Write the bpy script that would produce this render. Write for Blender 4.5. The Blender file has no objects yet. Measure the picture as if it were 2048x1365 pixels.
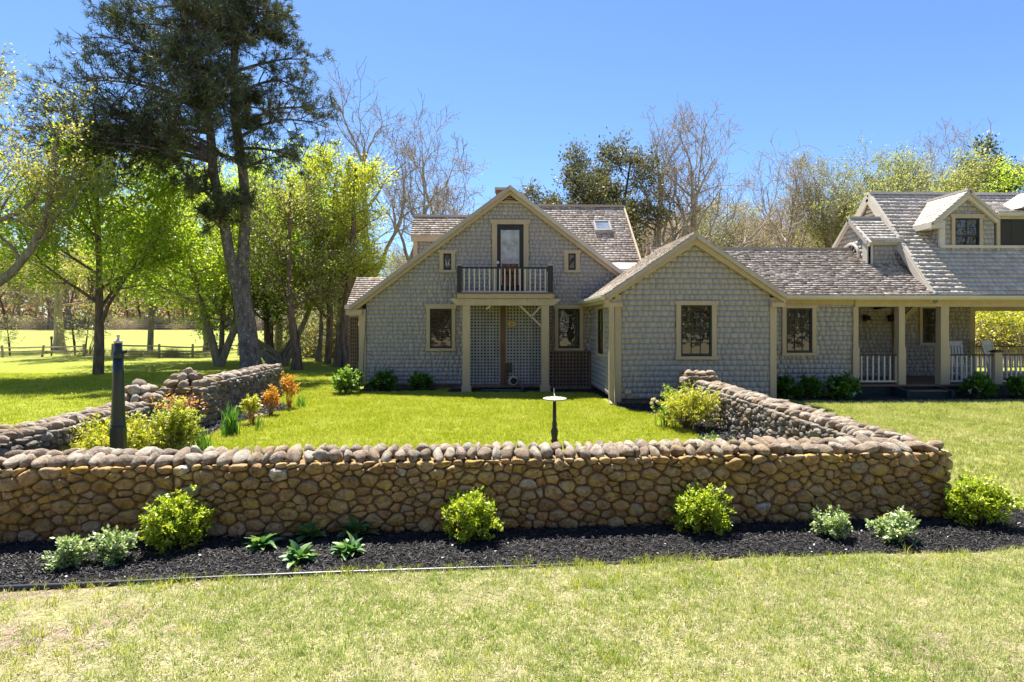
import bpy, math, random
import numpy as np
from mathutils import Vector, Matrix

# ------------------------------------------------------------------ camera, sky, sun, exposure
S = bpy.context.scene
COL = S.collection
PSI = math.radians(2.0); F = 1200.0; CX = 1024.0; YH = 650.0; HC = 1.97
cam = bpy.data.cameras.new('camera'); cam_o = bpy.data.objects.new('camera', cam); COL.objects.link(cam_o)
cam.sensor_width = 36; cam.lens = 36 * F / 2048; cam.shift_y = -(682.5 - YH) / 2048
cam.clip_start = 0.05; cam.clip_end = 2000
cam_o.location = (0, 0, HC); cam_o.rotation_euler = (math.radians(90), 0, -PSI)
S.camera = cam_o

SUN_EL, SUN_AZ = math.radians(64), math.radians(-20)      # azimuth from +Y (ahead) towards +X; negative = left
W = bpy.data.worlds.new('World'); S.world = W; W.use_nodes = True
nt = W.node_tree; bg = nt.nodes['Background']
sky = nt.nodes.new('ShaderNodeTexSky'); sky.sky_type = 'NISHITA'; sky.sun_disc = False
sky.sun_elevation = SUN_EL; sky.sun_rotation = SUN_AZ
sky.air_density = 0.85; sky.dust_density = 0.1; sky.ozone_density = 9.0
nt.links.new(sky.outputs[0], bg.inputs[0]); bg.inputs[1].default_value = 0.078
sun = bpy.data.lights.new('sun', 'SUN'); sun_o = bpy.data.objects.new('sun', sun); COL.objects.link(sun_o)
sun.energy = 4.8; sun.angle = math.radians(0.5); sun.color = (1.0, 0.95, 0.87)
sd = Vector((math.sin(SUN_AZ) * math.cos(SUN_EL), math.cos(SUN_AZ) * math.cos(SUN_EL), math.sin(SUN_EL)))
sun_o.rotation_euler = sd.to_track_quat('Z', 'Y').to_euler(); sun_o.location = (-20, 30, 40)
S.view_settings.view_transform = 'Standard'; S.view_settings.look = 'None'
S.view_settings.exposure = 1.5; S.view_settings.gamma = 1.0; S.view_settings.use_curve_mapping = False
S.cycles.max_bounces = 8; S.cycles.transparent_max_bounces = 4; S.cycles.diffuse_bounces = 4
S.cycles.use_denoising = True

# ------------------------------------------------------------------ helpers
V3 = lambda *a: np.array(a, float)
def ray(px, py):
    a = (px - CX) / F
    return V3(math.sin(PSI) + a * math.cos(PSI), math.cos(PSI) - a * math.sin(PSI), (YH - py) / F)
def at(px, py, Y):
    r = ray(px, py); t = Y / r[1]; return V3(t * r[0], Y, HC + t * r[2])
def gnd(px, py, z=0.0):
    r = ray(px, py); t = (z - HC) / r[2]; return V3(t * r[0], t * r[1], z)

def sstep(a, b, x):
    t = np.clip((np.asarray(x, float) - a) / (b - a), 0, 1); return t * t * (3 - 2 * t)
def terrain(x, y):
    x = np.asarray(x, float); y = np.asarray(y, float)
    z = 1.1 * sstep(42, 110, y) + 5.0 * sstep(120, 400, y)
    z = z + 2.2 * sstep(27, 50, y) * sstep(8, 22, x)
    z = z + 0.05 * np.sin(x * .5 + 1) * np.sin(y * .37) * sstep(18, 26, y)
    return z

def tag(o, label=None, cat=None, group=None, kind=None):
    if label: o['label'] = label
    if cat: o['category'] = cat
    if group: o['group'] = group
    if kind: o['kind'] = kind
    return o
def empty(name, loc=(0, 0, 0), rz=0.0):
    o = bpy.data.objects.new(name, None); COL.objects.link(o)
    o.location = tuple(loc); o.rotation_euler = (0, 0, rz); o.empty_display_size = .2; return o
def link(name, me, parent=None, loc=None):
    o = bpy.data.objects.new(name, me); COL.objects.link(o)
    if parent is not None:
        o.parent = parent
        pl = world_loc(parent)
        base = Vector(loc) if loc is not None else Vector((0, 0, 0))
        o.location = base - pl if not parent.get('local') else base
    elif loc is not None: o.location = loc
    return o
def world_loc(o):
    v = Vector(o.location)
    while o.parent is not None:
        o = o.parent; v = v + Vector(o.location)
    return v
def np_mesh(name, verts, faces, mat, smooth=False):
    """verts (n,3); faces: (m,k) array or list of such arrays"""
    me = bpy.data.meshes.new(name)
    verts = np.asarray(verts, np.float32)
    fl = faces if isinstance(faces, list) else [faces]
    fl = [np.asarray(f, np.int32) for f in fl if len(f)]
    me.vertices.add(len(verts)); me.vertices.foreach_set('co', verts.ravel())
    nl = sum(f.size for f in fl); nf = sum(len(f) for f in fl)
    me.loops.add(nl); me.polygons.add(nf)
    me.loops.foreach_set('vertex_index', np.concatenate([f.ravel() for f in fl]))
    tot = np.concatenate([np.full(len(f), f.shape[1], np.int32) for f in fl])
    st = np.concatenate([[0], np.cumsum(tot)[:-1]]).astype(np.int32)
    me.polygons.foreach_set('loop_start', st)
    if smooth: me.polygons.foreach_set('use_smooth', np.ones(nf, bool))
    me.update(calc_edges=True)
    if mat: me.materials.append(mat)
    return me

class MB:
    """collects shapes, builds one mesh"""
    def __init__(s): s.v = []; s.f = []
    def add(s, vs, fs):
        b = len(s.v); s.v += [tuple(float(c) for c in p) for p in vs]; s.f += [tuple(b + i for i in f) for f in fs]; return s
    def box8(s, p):
        return s.add(p, [(0, 3, 2, 1), (4, 5, 6, 7), (0, 1, 5, 4), (1, 2, 6, 5), (2, 3, 7, 6), (3, 0, 4, 7)])
    def box(s, x0, x1, y0, y1, z0, z1):
        return s.box8([(x0, y0, z0), (x1, y0, z0), (x1, y1, z0), (x0, y1, z0), (x0, y0, z1), (x1, y0, z1), (x1, y1, z1), (x0, y1, z1)])
    def bar(s, a, b, up, w, t):
        """box from a to b; w along 'up', t across, centred on the line"""
        a, b, up = map(lambda q: np.array(q, float), (a, b, up)); d = b - a; d /= np.linalg.norm(d)
        up = up - d * up.dot(d); up /= np.linalg.norm(up); n = np.cross(d, up)
        o = []
        for p in (a, b):
            for (i, j) in ((-1, -1), (1, -1), (1, 1), (-1, 1)): o.append(p + up * w / 2 * i + n * t / 2 * j)
        return s.add(o, [(0, 3, 2, 1), (4, 5, 6, 7), (0, 1, 5, 4), (1, 2, 6, 5), (2, 3, 7, 6), (3, 0, 4, 7)])
    def prism(s, poly, ext):
        """poly: list of 3D points (planar), ext: extrusion vector"""
        n = len(poly); ext = np.array(ext, float); P = [np.array(p, float) for p in poly]
        vs = P + [p + ext for p in P]
        fs = [tuple(range(n)), tuple(range(2 * n - 1, n - 1, -1))] + [(i, i + n, (i + 1) % n + n, (i + 1) % n) for i in range(n)]
        return s.add(vs, fs)
    def lathe(s, prof, c=(0, 0, 0), n=16, rot=0.0):
        vs = []; fs = []
        for (r, z) in prof:
            for i in range(n):
                a = 2 * math.pi * i / n + rot; vs.append((c[0] + r * math.cos(a), c[1] + r * math.sin(a), c[2] + z))
        for k in range(len(prof) - 1):
            for i in range(n):
                j = (i + 1) % n; fs.append((k * n + i, k * n + j, (k + 1) * n + j, (k + 1) * n + i))
        fs.append(tuple(range(n - 1, -1, -1))); m = (len(prof) - 1) * n; fs.append(tuple(range(m, m + n)))
        return s.add(vs, fs)
    def tube(s, pts, r, n=8):
        v, f = tubes([np.array(pts, float)], [np.full(len(pts), r) if np.isscalar(r) else np.array(r)], n)
        return s.add(v, [tuple(q) for q in f])
    def build(s, name, mat, parent=None, smooth=False, loc=None):
        off = np.array(loc if loc is not None else (0, 0, 0), float)
        me = bpy.data.meshes.new(name); me.from_pydata([tuple(np.array(p) - off) for p in s.v], [], s.f); me.update()
        if smooth:
            for p in me.polygons: p.use_smooth = True
        if mat: me.materials.append(mat)
        return link(name, me, parent, tuple(off))

def tubes(pl, rl, k):
    """many polylines, grouped by length -> verts, quads"""
    V = []; Q = []; base = 0
    groups = {}
    for i, p in enumerate(pl): groups.setdefault(len(p), []).append(i)
    ang = np.arange(k) * 2 * math.pi / k
    for n, ids in groups.items():
        P = np.stack([pl[i] for i in ids]); R = np.stack([rl[i] for i in ids])
        T = np.empty_like(P); T[:, 1:-1] = P[:, 2:] - P[:, :-2]; T[:, 0] = P[:, 1] - P[:, 0]; T[:, -1] = P[:, -1] - P[:, -2]
        T /= np.linalg.norm(T, axis=2, keepdims=True) + 1e-9
        ref = np.where(np.abs(T[:, :1, 2:3]) > .9, V3(1, 0, 0), V3(0, 0, 1)) * np.ones_like(T)
        A = np.cross(T, ref); A /= np.linalg.norm(A, axis=2, keepdims=True) + 1e-9
        B = np.cross(T, A)
        ring = P[:, :, None] + R[:, :, None, None] * (A[:, :, None] * np.cos(ang)[:, None] + B[:, :, None] * np.sin(ang)[:, None])
        m = len(ids); V.append(ring.reshape(-1, 3))
        b = base + (np.arange(m) * n * k)[:, None, None] + (np.arange(n - 1) * k)[:, None]
        i = np.arange(k); j = (i + 1) % k
        q = np.stack([b + i, b + j, b + j + k, b + i + k], -1).reshape(-1, 4); Q.append(q)
        base += m * n * k
    return np.concatenate(V), np.concatenate(Q)

# ------------------------------------------------------------------ materials
class NG:
    def __init__(s, m): s.t = m.node_tree; s.N = s.t.nodes; s.L = s.t.links
    def new(s, typ, **kw):
        n = s.N.new('ShaderNode' + typ)
        for k, v in kw.items():
            if k == 'ins':
                for i, val in v.items(): s.set(n, i, val)
            else: setattr(n, k, v)
        return n
    def set(s, n, i, val):
        sock = n.inputs[i]
        if hasattr(val, 'is_output'): s.L.new(val, sock)
        elif isinstance(val, bpy.types.Node): s.L.new(val.outputs[0], sock)
        else: sock.default_value = val
    def math(s, op, a, b=0.0, clamp=False):
        n = s.new('Math', operation=op, use_clamp=clamp, ins={0: a, 1: b}); return n.outputs[0]
    def noise(s, scale, coord=None, detail=4, rough=.55, vec=None):
        n = s.new('TexNoise', ins={'Scale': scale, 'Detail': detail, 'Roughness': rough})
        if coord is not None: s.L.new(coord, n.inputs['Vector'])
        return n.outputs[0]
    def ramp(s, fac, stops, interp='LINEAR'):
        n = s.new('ValToRGB'); e = n.color_ramp.elements; n.color_ramp.interpolation = interp
        while len(e) < len(stops): e.new(.5)
        for el, (p, c) in zip(e, stops): el.position = p; el.color = (*c, 1) if len(c) == 3 else c
        s.L.new(fac, n.inputs[0]); return n.outputs[0]
    def mix(s, fac, a, b, mode='MIX'):
        n = s.new('Mix', data_type='RGBA', blend_type=mode)
        for i, val in ((0, fac), (6, a), (7, b)):
            if hasattr(val, 'is_output'): s.L.new(val, n.inputs[i])
            else: n.inputs[i].default_value = val if i == 0 else ((*val, 1) if len(val) == 3 else val)
        return n.outputs[2]
    def geo(s): return s.new('NewGeometry')
    def pos(s): return s.geo().outputs['Position']
    def objco(s): return s.new('TexCoord').outputs['Object']
    def rnd(s, k=1.0):
        a = s.new('ObjectInfo').outputs['Random']; b = s.geo().outputs['Random Per Island']
        return s.math('FRACT', s.math('MULTIPLY', s.math('ADD', a, b), k))
    def scalev(s, co, v):
        n = s.new('Mapping', ins={'Scale': v}); s.L.new(co, n.inputs[0]); return n.outputs[0]
    def bump(s, h, strength=.4, dist=.02):
        n = s.new('Bump', ins={'Strength': strength, 'Distance': dist}); s.L.new(h, n.inputs['Height']); return n.outputs[0]
def newmat(name, rough=.8, spec=.3):
    m = bpy.data.materials.new(name); m.use_nodes = True; g = NG(m)
    b = g.N['Principled BSDF']; b.inputs['Roughness'].default_value = rough; b.inputs['Specular IOR Level'].default_value = spec
    return m, g, b
def setc(g, b, col): g.L.new(col, b.inputs['Base Color'])
def paint(name, c, rough=.6, var=.18, spec=.3, scale=6.0, dirt=.25, stretch=(1, 1, .25)):
    m, g, b = newmat(name, rough, spec)
    n = g.noise(scale, g.scalev(g.pos(), stretch), 5, .65)
    n2 = g.noise(40, g.pos(), 3, .6)
    f = g.math('MULTIPLY', g.rnd(), 1.0)
    c1 = tuple(x * (1 - var) for x in c); c2 = tuple(min(1, x * (1 + var)) for x in c)
    col = g.ramp(n, [(.3, c1), (.7, c2)])
    col = g.mix(g.math('MULTIPLY', g.ramp(n2, [(.55, (0, 0, 0)), (.75, (1, 1, 1))]), dirt), col, tuple(x * .55 for x in c))
    setc(g, b, col); g.L.new(g.bump(n2, .15, .01), b.inputs['Normal']); return m

def shingle_mat(name, stops, grain=.5, rough=.85, patch=None):
    m, g, b = newmat(name, rough, .2)
    r = g.rnd()
    col = g.ramp(r, stops)
    gr = g.noise(60, g.scalev(g.pos(), (1, 1, .08)), 4, .7)
    big = g.noise(.9, g.pos(), 4, .6)
    col = g.mix(g.math('MULTIPLY', gr, grain), col, tuple(c * .45 for c in stops[0][1]))
    col = g.mix(g.ramp(big, [(.35, (0, 0, 0)), (.75, (.55,) * 3)]), col, patch or tuple(c * .6 for c in stops[-1][1]))
    setc(g, b, col); g.L.new(g.bump(gr, .35, .006), b.inputs['Normal']); return m

M = {}
M['shingle'] = shingle_mat('shingle_grey', [(0, (.39, .355, .322)), (.3, (.425, .388, .353)), (.7, (.445, .407, .37)), (1, (.48, .44, .402))], .25, patch=(.39, .35, .308))
M['shingle_brown'] = shingle_mat('shingle_brown', [(0, (.10, .075, .055)), (1, (.17, .13, .10))])
M['roof_old'] = shingle_mat('roof_weathered', [(0, (.27, .215, .165)), (.35, (.47, .40, .325)), (.75, (.63, .55, .46)), (1, (.74, .665, .575))], .55, patch=(.36, .28, .21))
M['roof_new'] = shingle_mat('roof_silver', [(0, (.49, .435, .37)), (.5, (.61, .55, .48)), (1, (.70, .645, .575))], .45, patch=(.46, .40, .335))
M['trim'] = paint('trim_tan', (.47, .37, .235), .55, .1, .3, 4, .2)
M['trim_pale'] = paint('trim_pale', (.58, .52, .43), .5, .08, .3, 4, .2)
M['white'] = paint('painted_white', (.72, .70, .66), .5, .06)
M['dark_paint'] = paint('dark_paint', (.028, .028, .028), .45, .15)
M['green_paint'] = paint('sash_green', (.018, .03, .026), .4, .15)
M['skirt'] = paint('skirt_green', (.02, .035, .035), .6, .2)
M['lattice'] = paint('lattice_wood', (.34, .325, .31), .8, .25)
M['lattice_brown'] = paint('lattice_brown', (.20, .14, .10), .85, .25)
M['post_brown'] = paint('post_brown', (.16, .085, .045), .8, .25)
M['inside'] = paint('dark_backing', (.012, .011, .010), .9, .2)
M['wall_backing'] = paint('wall_backing', (.05, .044, .038), .9, .1)  # dark tone bared in shingle gaps, painting the shadow line under each course
M['ceiling'] = paint('porch_ceiling', (.22, .17, .11), .7, .15)
M['deck'] = paint('deck_floor', (.17, .105, .08), .7, .25, stretch=(.3, 1, 1))
M['pwall'] = paint('porch_wall', (.20, .17, .135), .8, .15)
M['found'] = paint('foundation', (.16, .13, .10), .9, .3)
M['zinc'] = paint('pale_roof', (.66, .62, .56), .5, .08)
M['metal_green'] = paint('lamp_post_green', (.018, .032, .027), .35, .2, .5)
M['bronze'] = paint('dark_bronze', (.035, .026, .018), .5, .4, .5)
M['verdigris'] = paint('pale_disc', (.40, .37, .28), .6, .2)
M['yellow'] = paint('yellow_sign', (.75, .42, .02), .5, .05)
M['hose'] = paint('hose_teal', (.05, .22, .22), .4, .1)
M['black_plastic'] = paint('black_plastic', (.022, .023, .026), .35, .2, .5)
M['outlet'] = paint('outlet_box', (.35, .32, .28), .5, .1)

def glass_mat(name, base, refl=1.9, rough=.02, wav=.02):
    m, g, b = newmat(name, rough, .5)
    b.inputs['IOR'].default_value = refl
    n = g.noise(2.5, g.pos(), 2, .5)
    setc(g, b, g.ramp(g.noise(5, g.pos(), 4), [(.3, tuple(c * .5 for c in base)), (.7, base)]))
    g.L.new(g.bump(n, wav, .3), b.inputs['Normal']); return m
M['glass'] = glass_mat('window_glass', (.035, .028, .022))
M['glass_art'] = glass_mat('leaded_glass', (.11, .10, .06), 1.6, .1)
M['glass_art_pale'] = glass_mat('leaded_glass_pale', (.28, .25, .22), 1.6, .1)
M['glass_pale'] = glass_mat('door_glass_curtain', (.52, .53, .55), 1.6, .06)
M['glass_sky'] = glass_mat('skylight_glass', (.30, .36, .42), 1.9, .05)

# bark, leaves
def bark(name, c1, c2, spots=None, sc=9):
    m, g, b = newmat(name, .95, .1)
    co = g.scalev(g.pos(), (1, 1, .22)); n = g.noise(sc, co, 5, .7)
    col = g.ramp(n, [(.32, c1), (.66, c2)])
    if spots:
        s = g.noise(7, g.pos(), 4, .75); col = g.mix(g.ramp(s, [(.56, (0, 0, 0)), (.64, (.85,) * 3)]), col, spots)
    setc(g, b, col); g.L.new(g.bump(n, .9, .06), b.inputs['Normal']); return m
M['bark_pine'] = bark('pine_bark', (.07, .06, .055), (.26, .22, .205), (.42, .42, .40))
M['bark_grey'] = bark('grey_bark', (.13, .108, .085), (.34, .29, .235))
M['bark_dark'] = bark('dark_bark', (.07, .055, .042), (.20, .155, .115))
M['bark_cedar'] = bark('cedar_bark', (.09, .062, .043), (.28, .205, .145))
M['bark_pale'] = bark('bare_tree_bark', (.27, .22, .165), (.52, .44, .34))
M['twig_dark'] = bark('dead_twig', (.05, .038, .034), (.12, .09, .08))
def leaf(name, stops, trans=.5, rough=.6, tcol=None):
    m = bpy.data.materials.new(name); m.use_nodes = True; g = NG(m); g.N.remove(g.N['Principled BSDF'])
    col = g.ramp(g.rnd(), stops)
    d = g.new('BsdfDiffuse'); t = g.new('BsdfTranslucent'); mx = g.new('MixShader', ins={0: trans})
    gl = g.new('BsdfGlossy', ins={'Roughness': .45}); m2 = g.new('MixShader', ins={0: .05})
    g.L.new(col, d.inputs[0])
    tc = g.mix(1.0, col, tcol or (1.15, 1.2, .6), 'MULTIPLY'); g.L.new(tc, t.inputs[0])
    g.L.new(d.outputs[0], mx.inputs[1]); g.L.new(t.outputs[0], mx.inputs[2])
    g.L.new(mx.outputs[0], m2.inputs[1]); g.L.new(gl.outputs[0], m2.inputs[2])
    g.L.new(m2.outputs[0], g.N['Material Output'].inputs[0]); return m
M['leaf_maple'] = leaf('maple_leaf', [(0, (.24, .36, .05)), (.5, (.36, .50, .065)), (.85, (.47, .58, .085)), (1, (.58, .62, .12))], .66, tcol=(1.25, 1.2, .6))
M['leaf_lime'] = leaf('lime_leaf', [(0, (.29, .36, .05)), (.5, (.42, .49, .06)), (1, (.56, .58, .11))], .62, tcol=(1.25, 1.2, .6))
M['leaf_oak'] = leaf('young_oak_leaf', [(0, (.26, .26, .06)), (.5, (.38, .36, .10)), (1, (.50, .42, .18))], .6)
M['leaf_tan'] = leaf('bud_leaf', [(0, (.28, .235, .14)), (.5, (.38, .33, .19)), (1, (.48, .36, .24))], .5, tcol=(1.1, 1.05, .8))
M['leaf_olive'] = leaf('olive_leaf', [(0, (.22, .245, .08)), (.5, (.33, .35, .12)), (1, (.44, .44, .18))], .55, tcol=(1.1, 1.1, .75))
M['needle'] = leaf('pine_needle', [(0, (.04, .055, .028)), (.6, (.08, .105, .05)), (1, (.17, .18, .09))], .25)
M['needle_bronze'] = leaf('cedar_foliage', [(0, (.08, .085, .035)), (.6, (.16, .155, .065)), (1, (.26, .21, .10))], .3)
M['needle_green'] = leaf('evergreen_foliage', [(0, (.025, .05, .02)), (1, (.06, .10, .035))], .3)
M['leaf_gold'] = leaf('gold_shrub_leaf', [(0, (.20, .33, .015)), (.5, (.40, .50, .02)), (1, (.72, .70, .09))], .45)
M['leaf_spirea'] = leaf('spirea_leaf', [(0, (.30, .38, .03)), (.5, (.52, .54, .05)), (1, (.74, .60, .08))], .45)
M['leaf_red'] = leaf('red_tip_leaf', [(0, (.45, .17, .05)), (.5, (.60, .24, .08)), (1, (.65, .40, .08))], .45)
M['leaf_orange'] = leaf('orange_leaf', [(0, (.55, .24, .02)), (.5, (.68, .34, .04)), (1, (.70, .48, .06))], .45)
M['leaf_pale'] = leaf('variegated_leaf', [(0, (.14, .26, .06)), (.5, (.34, .44, .17)), (1, (.70, .72, .46))], .3)
M['leaf_hosta'] = leaf('hosta_leaf', [(0, (.07, .18, .06)), (.6, (.12, .25, .09)), (1, (.28, .40, .10))], .35)
M['leaf_hydrangea'] = leaf('hydrangea_leaf', [(0, (.04, .12, .012)), (.6, (.08, .20, .02)), (1, (.18, .31, .03))], .35)
M['leaf_bright'] = leaf('bright_leaf', [(0, (.15, .28, .03)), (1, (.33, .45, .08))], .45)
M['leaf_iris'] = leaf('strap_leaf', [(0, (.06, .17, .02)), (1, (.16, .32, .05))], .45)
M['petal_cream'] = leaf('cream_petal', [(0, (.62, .48, .25)), (1, (.75, .65, .42))], .4, tcol=(1, 1, 1))
M['petal_white'] = leaf('white_petal', [(0, (.75, .75, .70)), (1, (.85, .85, .82))], .3, tcol=(1, 1, 1))
M['leaf_pink'] = leaf('blossom', [(0, (.45, .12, .16)), (1, (.65, .28, .30))], .4, tcol=(1, 1, 1))

def stone_mat(name, stops, lichen=None, rough=.85):
    m, g, b = newmat(name, rough, .25)
    oi = g.new('ObjectInfo'); r = g.rnd()
    co = g.new('VectorMath', operation='ADD'); g.L.new(g.pos(), co.inputs[0])
    cv = g.new('CombineXYZ'); g.L.new(g.math('MULTIPLY', r, 37.0), cv.inputs[0]); g.L.new(cv.outputs[0], co.inputs[1])
    co = co.outputs[0]
    col = g.ramp(r, stops)
    n = g.noise(16, co, 6, .7); n2 = g.noise(70, co, 4, .7); n3 = g.noise(6, co, 4, .65)
    col = g.mix(g.ramp(n, [(.35, (.75,) * 3), (.62, (0, 0, 0))]), col, tuple(c * .55 for c in stops[0][1]))
    col = g.mix(g.ramp(n2, [(.5, (0, 0, 0)), (.8, (.4,) * 3)]), col, tuple(min(1, c * 1.5) for c in stops[-1][1]))
    col = g.mix(g.ramp(g.noise(1.6, g.pos(), 3, .6), [(.5, (0, 0, 0)), (.66, (.45,) * 3)]), col, (.28, .16, .035))
    if lichen: col = g.mix(g.ramp(n3, [(.53, (0, 0, 0)), (.63, (lichen[3],) * 3)]), col, lichen[:3])
    setc(g, b, col)
    h = g.math('ADD', n, g.math('MULTIPLY', n2, .6)); g.L.new(g.bump(h, .9, .028), b.inputs['Normal']); return m
M['stone'] = stone_mat('wall_stone', [(0, (.36, .22, .09)), (.18, (.52, .33, .145)), (.36, (.62, .43, .20)), (.5, (.64, .37, .14)), (.62, (.50, .35, .18)), (.78, (.62, .45, .24)), (.9, (.64, .41, .08)), (.96, (.48, .39, .29)), (1, (.74, .66, .54))], (.58, .40, .06, .6))
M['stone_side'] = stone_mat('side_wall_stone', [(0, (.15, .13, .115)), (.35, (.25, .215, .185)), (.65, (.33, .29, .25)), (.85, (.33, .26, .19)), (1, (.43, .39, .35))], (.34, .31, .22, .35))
M['stone_cap'] = stone_mat('cap_stone', [(0, (.24, .18, .125)), (.4, (.36, .275, .20)), (.7, (.43, .34, .255)), (1, (.52, .45, .36))], (.42, .42, .34, .65))
m, g, b = newmat('mortar', .95, .1)
mn = g.noise(22, g.pos(), 5, .7); setc(g, b, g.ramp(mn, [(.3, (.17, .11, .055)), (.7, (.34, .23, .12))])); g.L.new(g.bump(mn, .8, .03), b.inputs['Normal']); M['mortar'] = m

# ground materials
def ground_mat():
    m, g, b = newmat('lawn', .95, .05)
    p = g.pos(); sx = g.new('SeparateXYZ'); g.L.new(p, sx.inputs[0]); X, Y = sx.outputs[0], sx.outputs[1]
    n1 = g.noise(.55, p, 5, .6); n2 = g.noise(4.0, p, 5, .65); n3 = g.noise(26, p, 4, .7); n4 = g.noise(.12, p, 3, .5)
    green = g.ramp(n2, [(.3, (.185, .22, .03)), (.55, (.27, .30, .045)), (.75, (.35, .36, .08))])
    straw = g.ramp(n2, [(.3, (.23, .22, .10)), (.7, (.40, .355, .20))])
    soil = g.ramp(n3, [(.3, (.17, .125, .085)), (.7, (.37, .29, .215))])
    # dry front lawn: Y < ~5.3 ; right lawn partly dry
    dry = g.new('MapRange', ins={0: Y, 1: 4.6, 2: 6.2, 3: 1.0, 4: 0.0}); dry.interpolation_type = 'SMOOTHSTEP'
    right = g.new('MapRange', ins={0: X, 1: 4.6, 2: 5.6, 3: 0.0, 4: 1.0})
    near = g.new('MapRange', ins={0: Y, 1: 10, 2: 16, 3: .75, 4: .25})
    d2 = g.math('MULTIPLY', right.outputs[0], near.outputs[0])
    far = g.new('MapRange', ins={0: Y, 1: 15.5, 2: 18, 3: 1, 4: .0})
    d2 = g.math('MULTIPLY', d2, far.outputs[0])
    amt = g.math('MAXIMUM', dry.outputs[0], d2)
    f = g.math('ADD', g.math('MULTIPLY', amt, .62), g.math('SUBTRACT', g.math('MULTIPLY', n1, 1.1), .52), True)
    col = g.mix(g.ramp(f, [(.25, (0, 0, 0)), (.7, (1, 1, 1))]), green, straw)
    fy = g.new('MapRange', ins={0: Y, 1: 24, 2: 60, 3: 0.0, 4: .55}); col = g.mix(fy.outputs[0], col, (.29, .30, .11))
    # bare soil: front left and a patch lower right
    sl = g.new('MapRange', ins={0: X, 1: -0.6, 2: -3.4, 3: 0.0, 4: .40})
    s = g.math('MULTIPLY', sl.outputs[0], dry.outputs[0])
    sr = g.new('MapRange', ins={0: X, 1: 1.6, 2: 3.2, 3: 0.0, 4: .34})
    yr = g.new('MapRange', ins={0: Y, 1: 3.6, 2: 4.1, 3: 1.0, 4: .0})
    s = g.math('ADD', s, g.math('MULTIPLY', sr.outputs[0], yr.outputs[0]))
    s = g.math('ADD', s, g.math('MULTIPLY', dry.outputs[0], .12))
    fs = g.math('ADD', s, g.math('MULTIPLY', g.math('SUBTRACT', g.noise(1.3, p, 5, .65), .5), 1.4))
    col = g.mix(g.ramp(fs, [(.36, (0, 0, 0)), (.52, (1, 1, 1))]), col, soil)
    # leaf litter beneath the far fence and woods
    lit = g.new('MapRange', ins={0: Y, 1: 98, 2: 108, 3: 0.0, 4: 1.0}); bank = g.new('MapRange', ins={0: X, 1: 9, 2: 14, 3: 0, 4: 1})
    by = g.new('MapRange', ins={0: Y, 1: 31, 2: 35, 3: 0, 4: 1}); l2 = g.math('MULTIPLY', bank.outputs[0], by.outputs[0])
    l3 = g.new('MapRange', ins={0: g.math('ABSOLUTE', g.math('SUBTRACT', Y, 37.6)), 1: .5, 2: 1.6, 3: .75, 4: 0})
    l3 = g.math('MULTIPLY', l3.outputs[0], g.ramp(n1, [(.4, (.2,) * 3), (.6, (1, 1, 1))]))
    back = g.new('MapRange', ins={0: X, 1: -6, 2: -2, 3: 0, 4: 1}); bky = g.new('MapRange', ins={0: Y, 1: 27, 2: 31, 3: 0, 4: 1})
    l4 = g.math('MULTIPLY', back.outputs[0], bky.outputs[0])
    l = g.math('MAXIMUM', g.math('MAXIMUM', lit.outputs[0], l2), g.math('MAXIMUM', l3, l4), True)
    litter = g.ramp(n3, [(.3, (.14, .09, .06)), (.7, (.34, .24, .17))])
    col = g.mix(l, col, litter)
    setc(g, b, col)
    h = g.math('ADD', n3, g.math('MULTIPLY', n2, .5)); g.L.new(g.bump(h, .8, .05), b.inputs['Normal'])
    return m
M['lawn'] = ground_mat()
m, g, b = newmat('mulch', .9, .25)
n = g.noise(45, g.pos(), 5, .75); n2 = g.noise(3, g.pos(), 4, .6)
setc(g, b, g.mix(n2, g.ramp(n, [(.3, (.008, .008, .009)), (.7, (.04, .036, .036))]), g.ramp(n, [(.3, (.014, .012, .012)), (.75, (.075, .065, .06))])))
g.L.new(g.bump(n, 1.0, .05), b.inputs['Normal']); M['mulch'] = m
m, g, b = newmat('mulch_chip', .65, .4)
setc(g, b, g.ramp(g.rnd(), [(0, (.008, .008, .009)), (.6, (.022, .021, .022)), (.9, (.05, .044, .041)), (1, (.11, .09, .07))])); M['chip'] = m
def blade_mat(name, a, b_, straw, amt):
    m = bpy.data.materials.new(name); m.use_nodes = True; g = NG(m); g.N.remove(g.N['Principled BSDF'])
    oi = g.new('ObjectInfo'); r = g.math('FRACT', g.math('ADD', oi.outputs['Random'], g.geo().outputs['Random Per Island']))
    big = g.noise(1.1, oi.outputs['Location'], 4, .6)
    col = g.ramp(r, [(0, a), (1, b_)])
    f = g.math('ADD', g.math('SUBTRACT', big, .5), g.math('MULTIPLY', g.math('SUBTRACT', r, .5), .5)); f = g.math('ADD', g.math('MULTIPLY', f, 2.0), amt, True)
    col = g.mix(f, col, straw)
    d = g.new('BsdfDiffuse'); t = g.new('BsdfTranslucent'); mx = g.new('MixShader', ins={0: .45})
    g.L.new(col, d.inputs[0]); g.L.new(g.mix(1.0, col, (1.1, 1.2, .6), 'MULTIPLY'), t.inputs[0])
    g.L.new(d.outputs[0], mx.inputs[1]); g.L.new(t.outputs[0], mx.inputs[2]); g.L.new(mx.outputs[0], g.N['Material Output'].inputs[0]); return m
M['blade_dry'] = blade_mat('dry_grass_blade', (.20, .29, .06), (.36, .43, .13), (.66, .61, .39), .40)
M['blade_green'] = blade_mat('green_grass_blade', (.28, .32, .025), (.50, .51, .05), (.66, .62, .21), .22)
M['blade_right'] = blade_mat('side_lawn_blade', (.22, .27, .05), (.38, .41, .10), (.60, .55, .31), .5)

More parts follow.
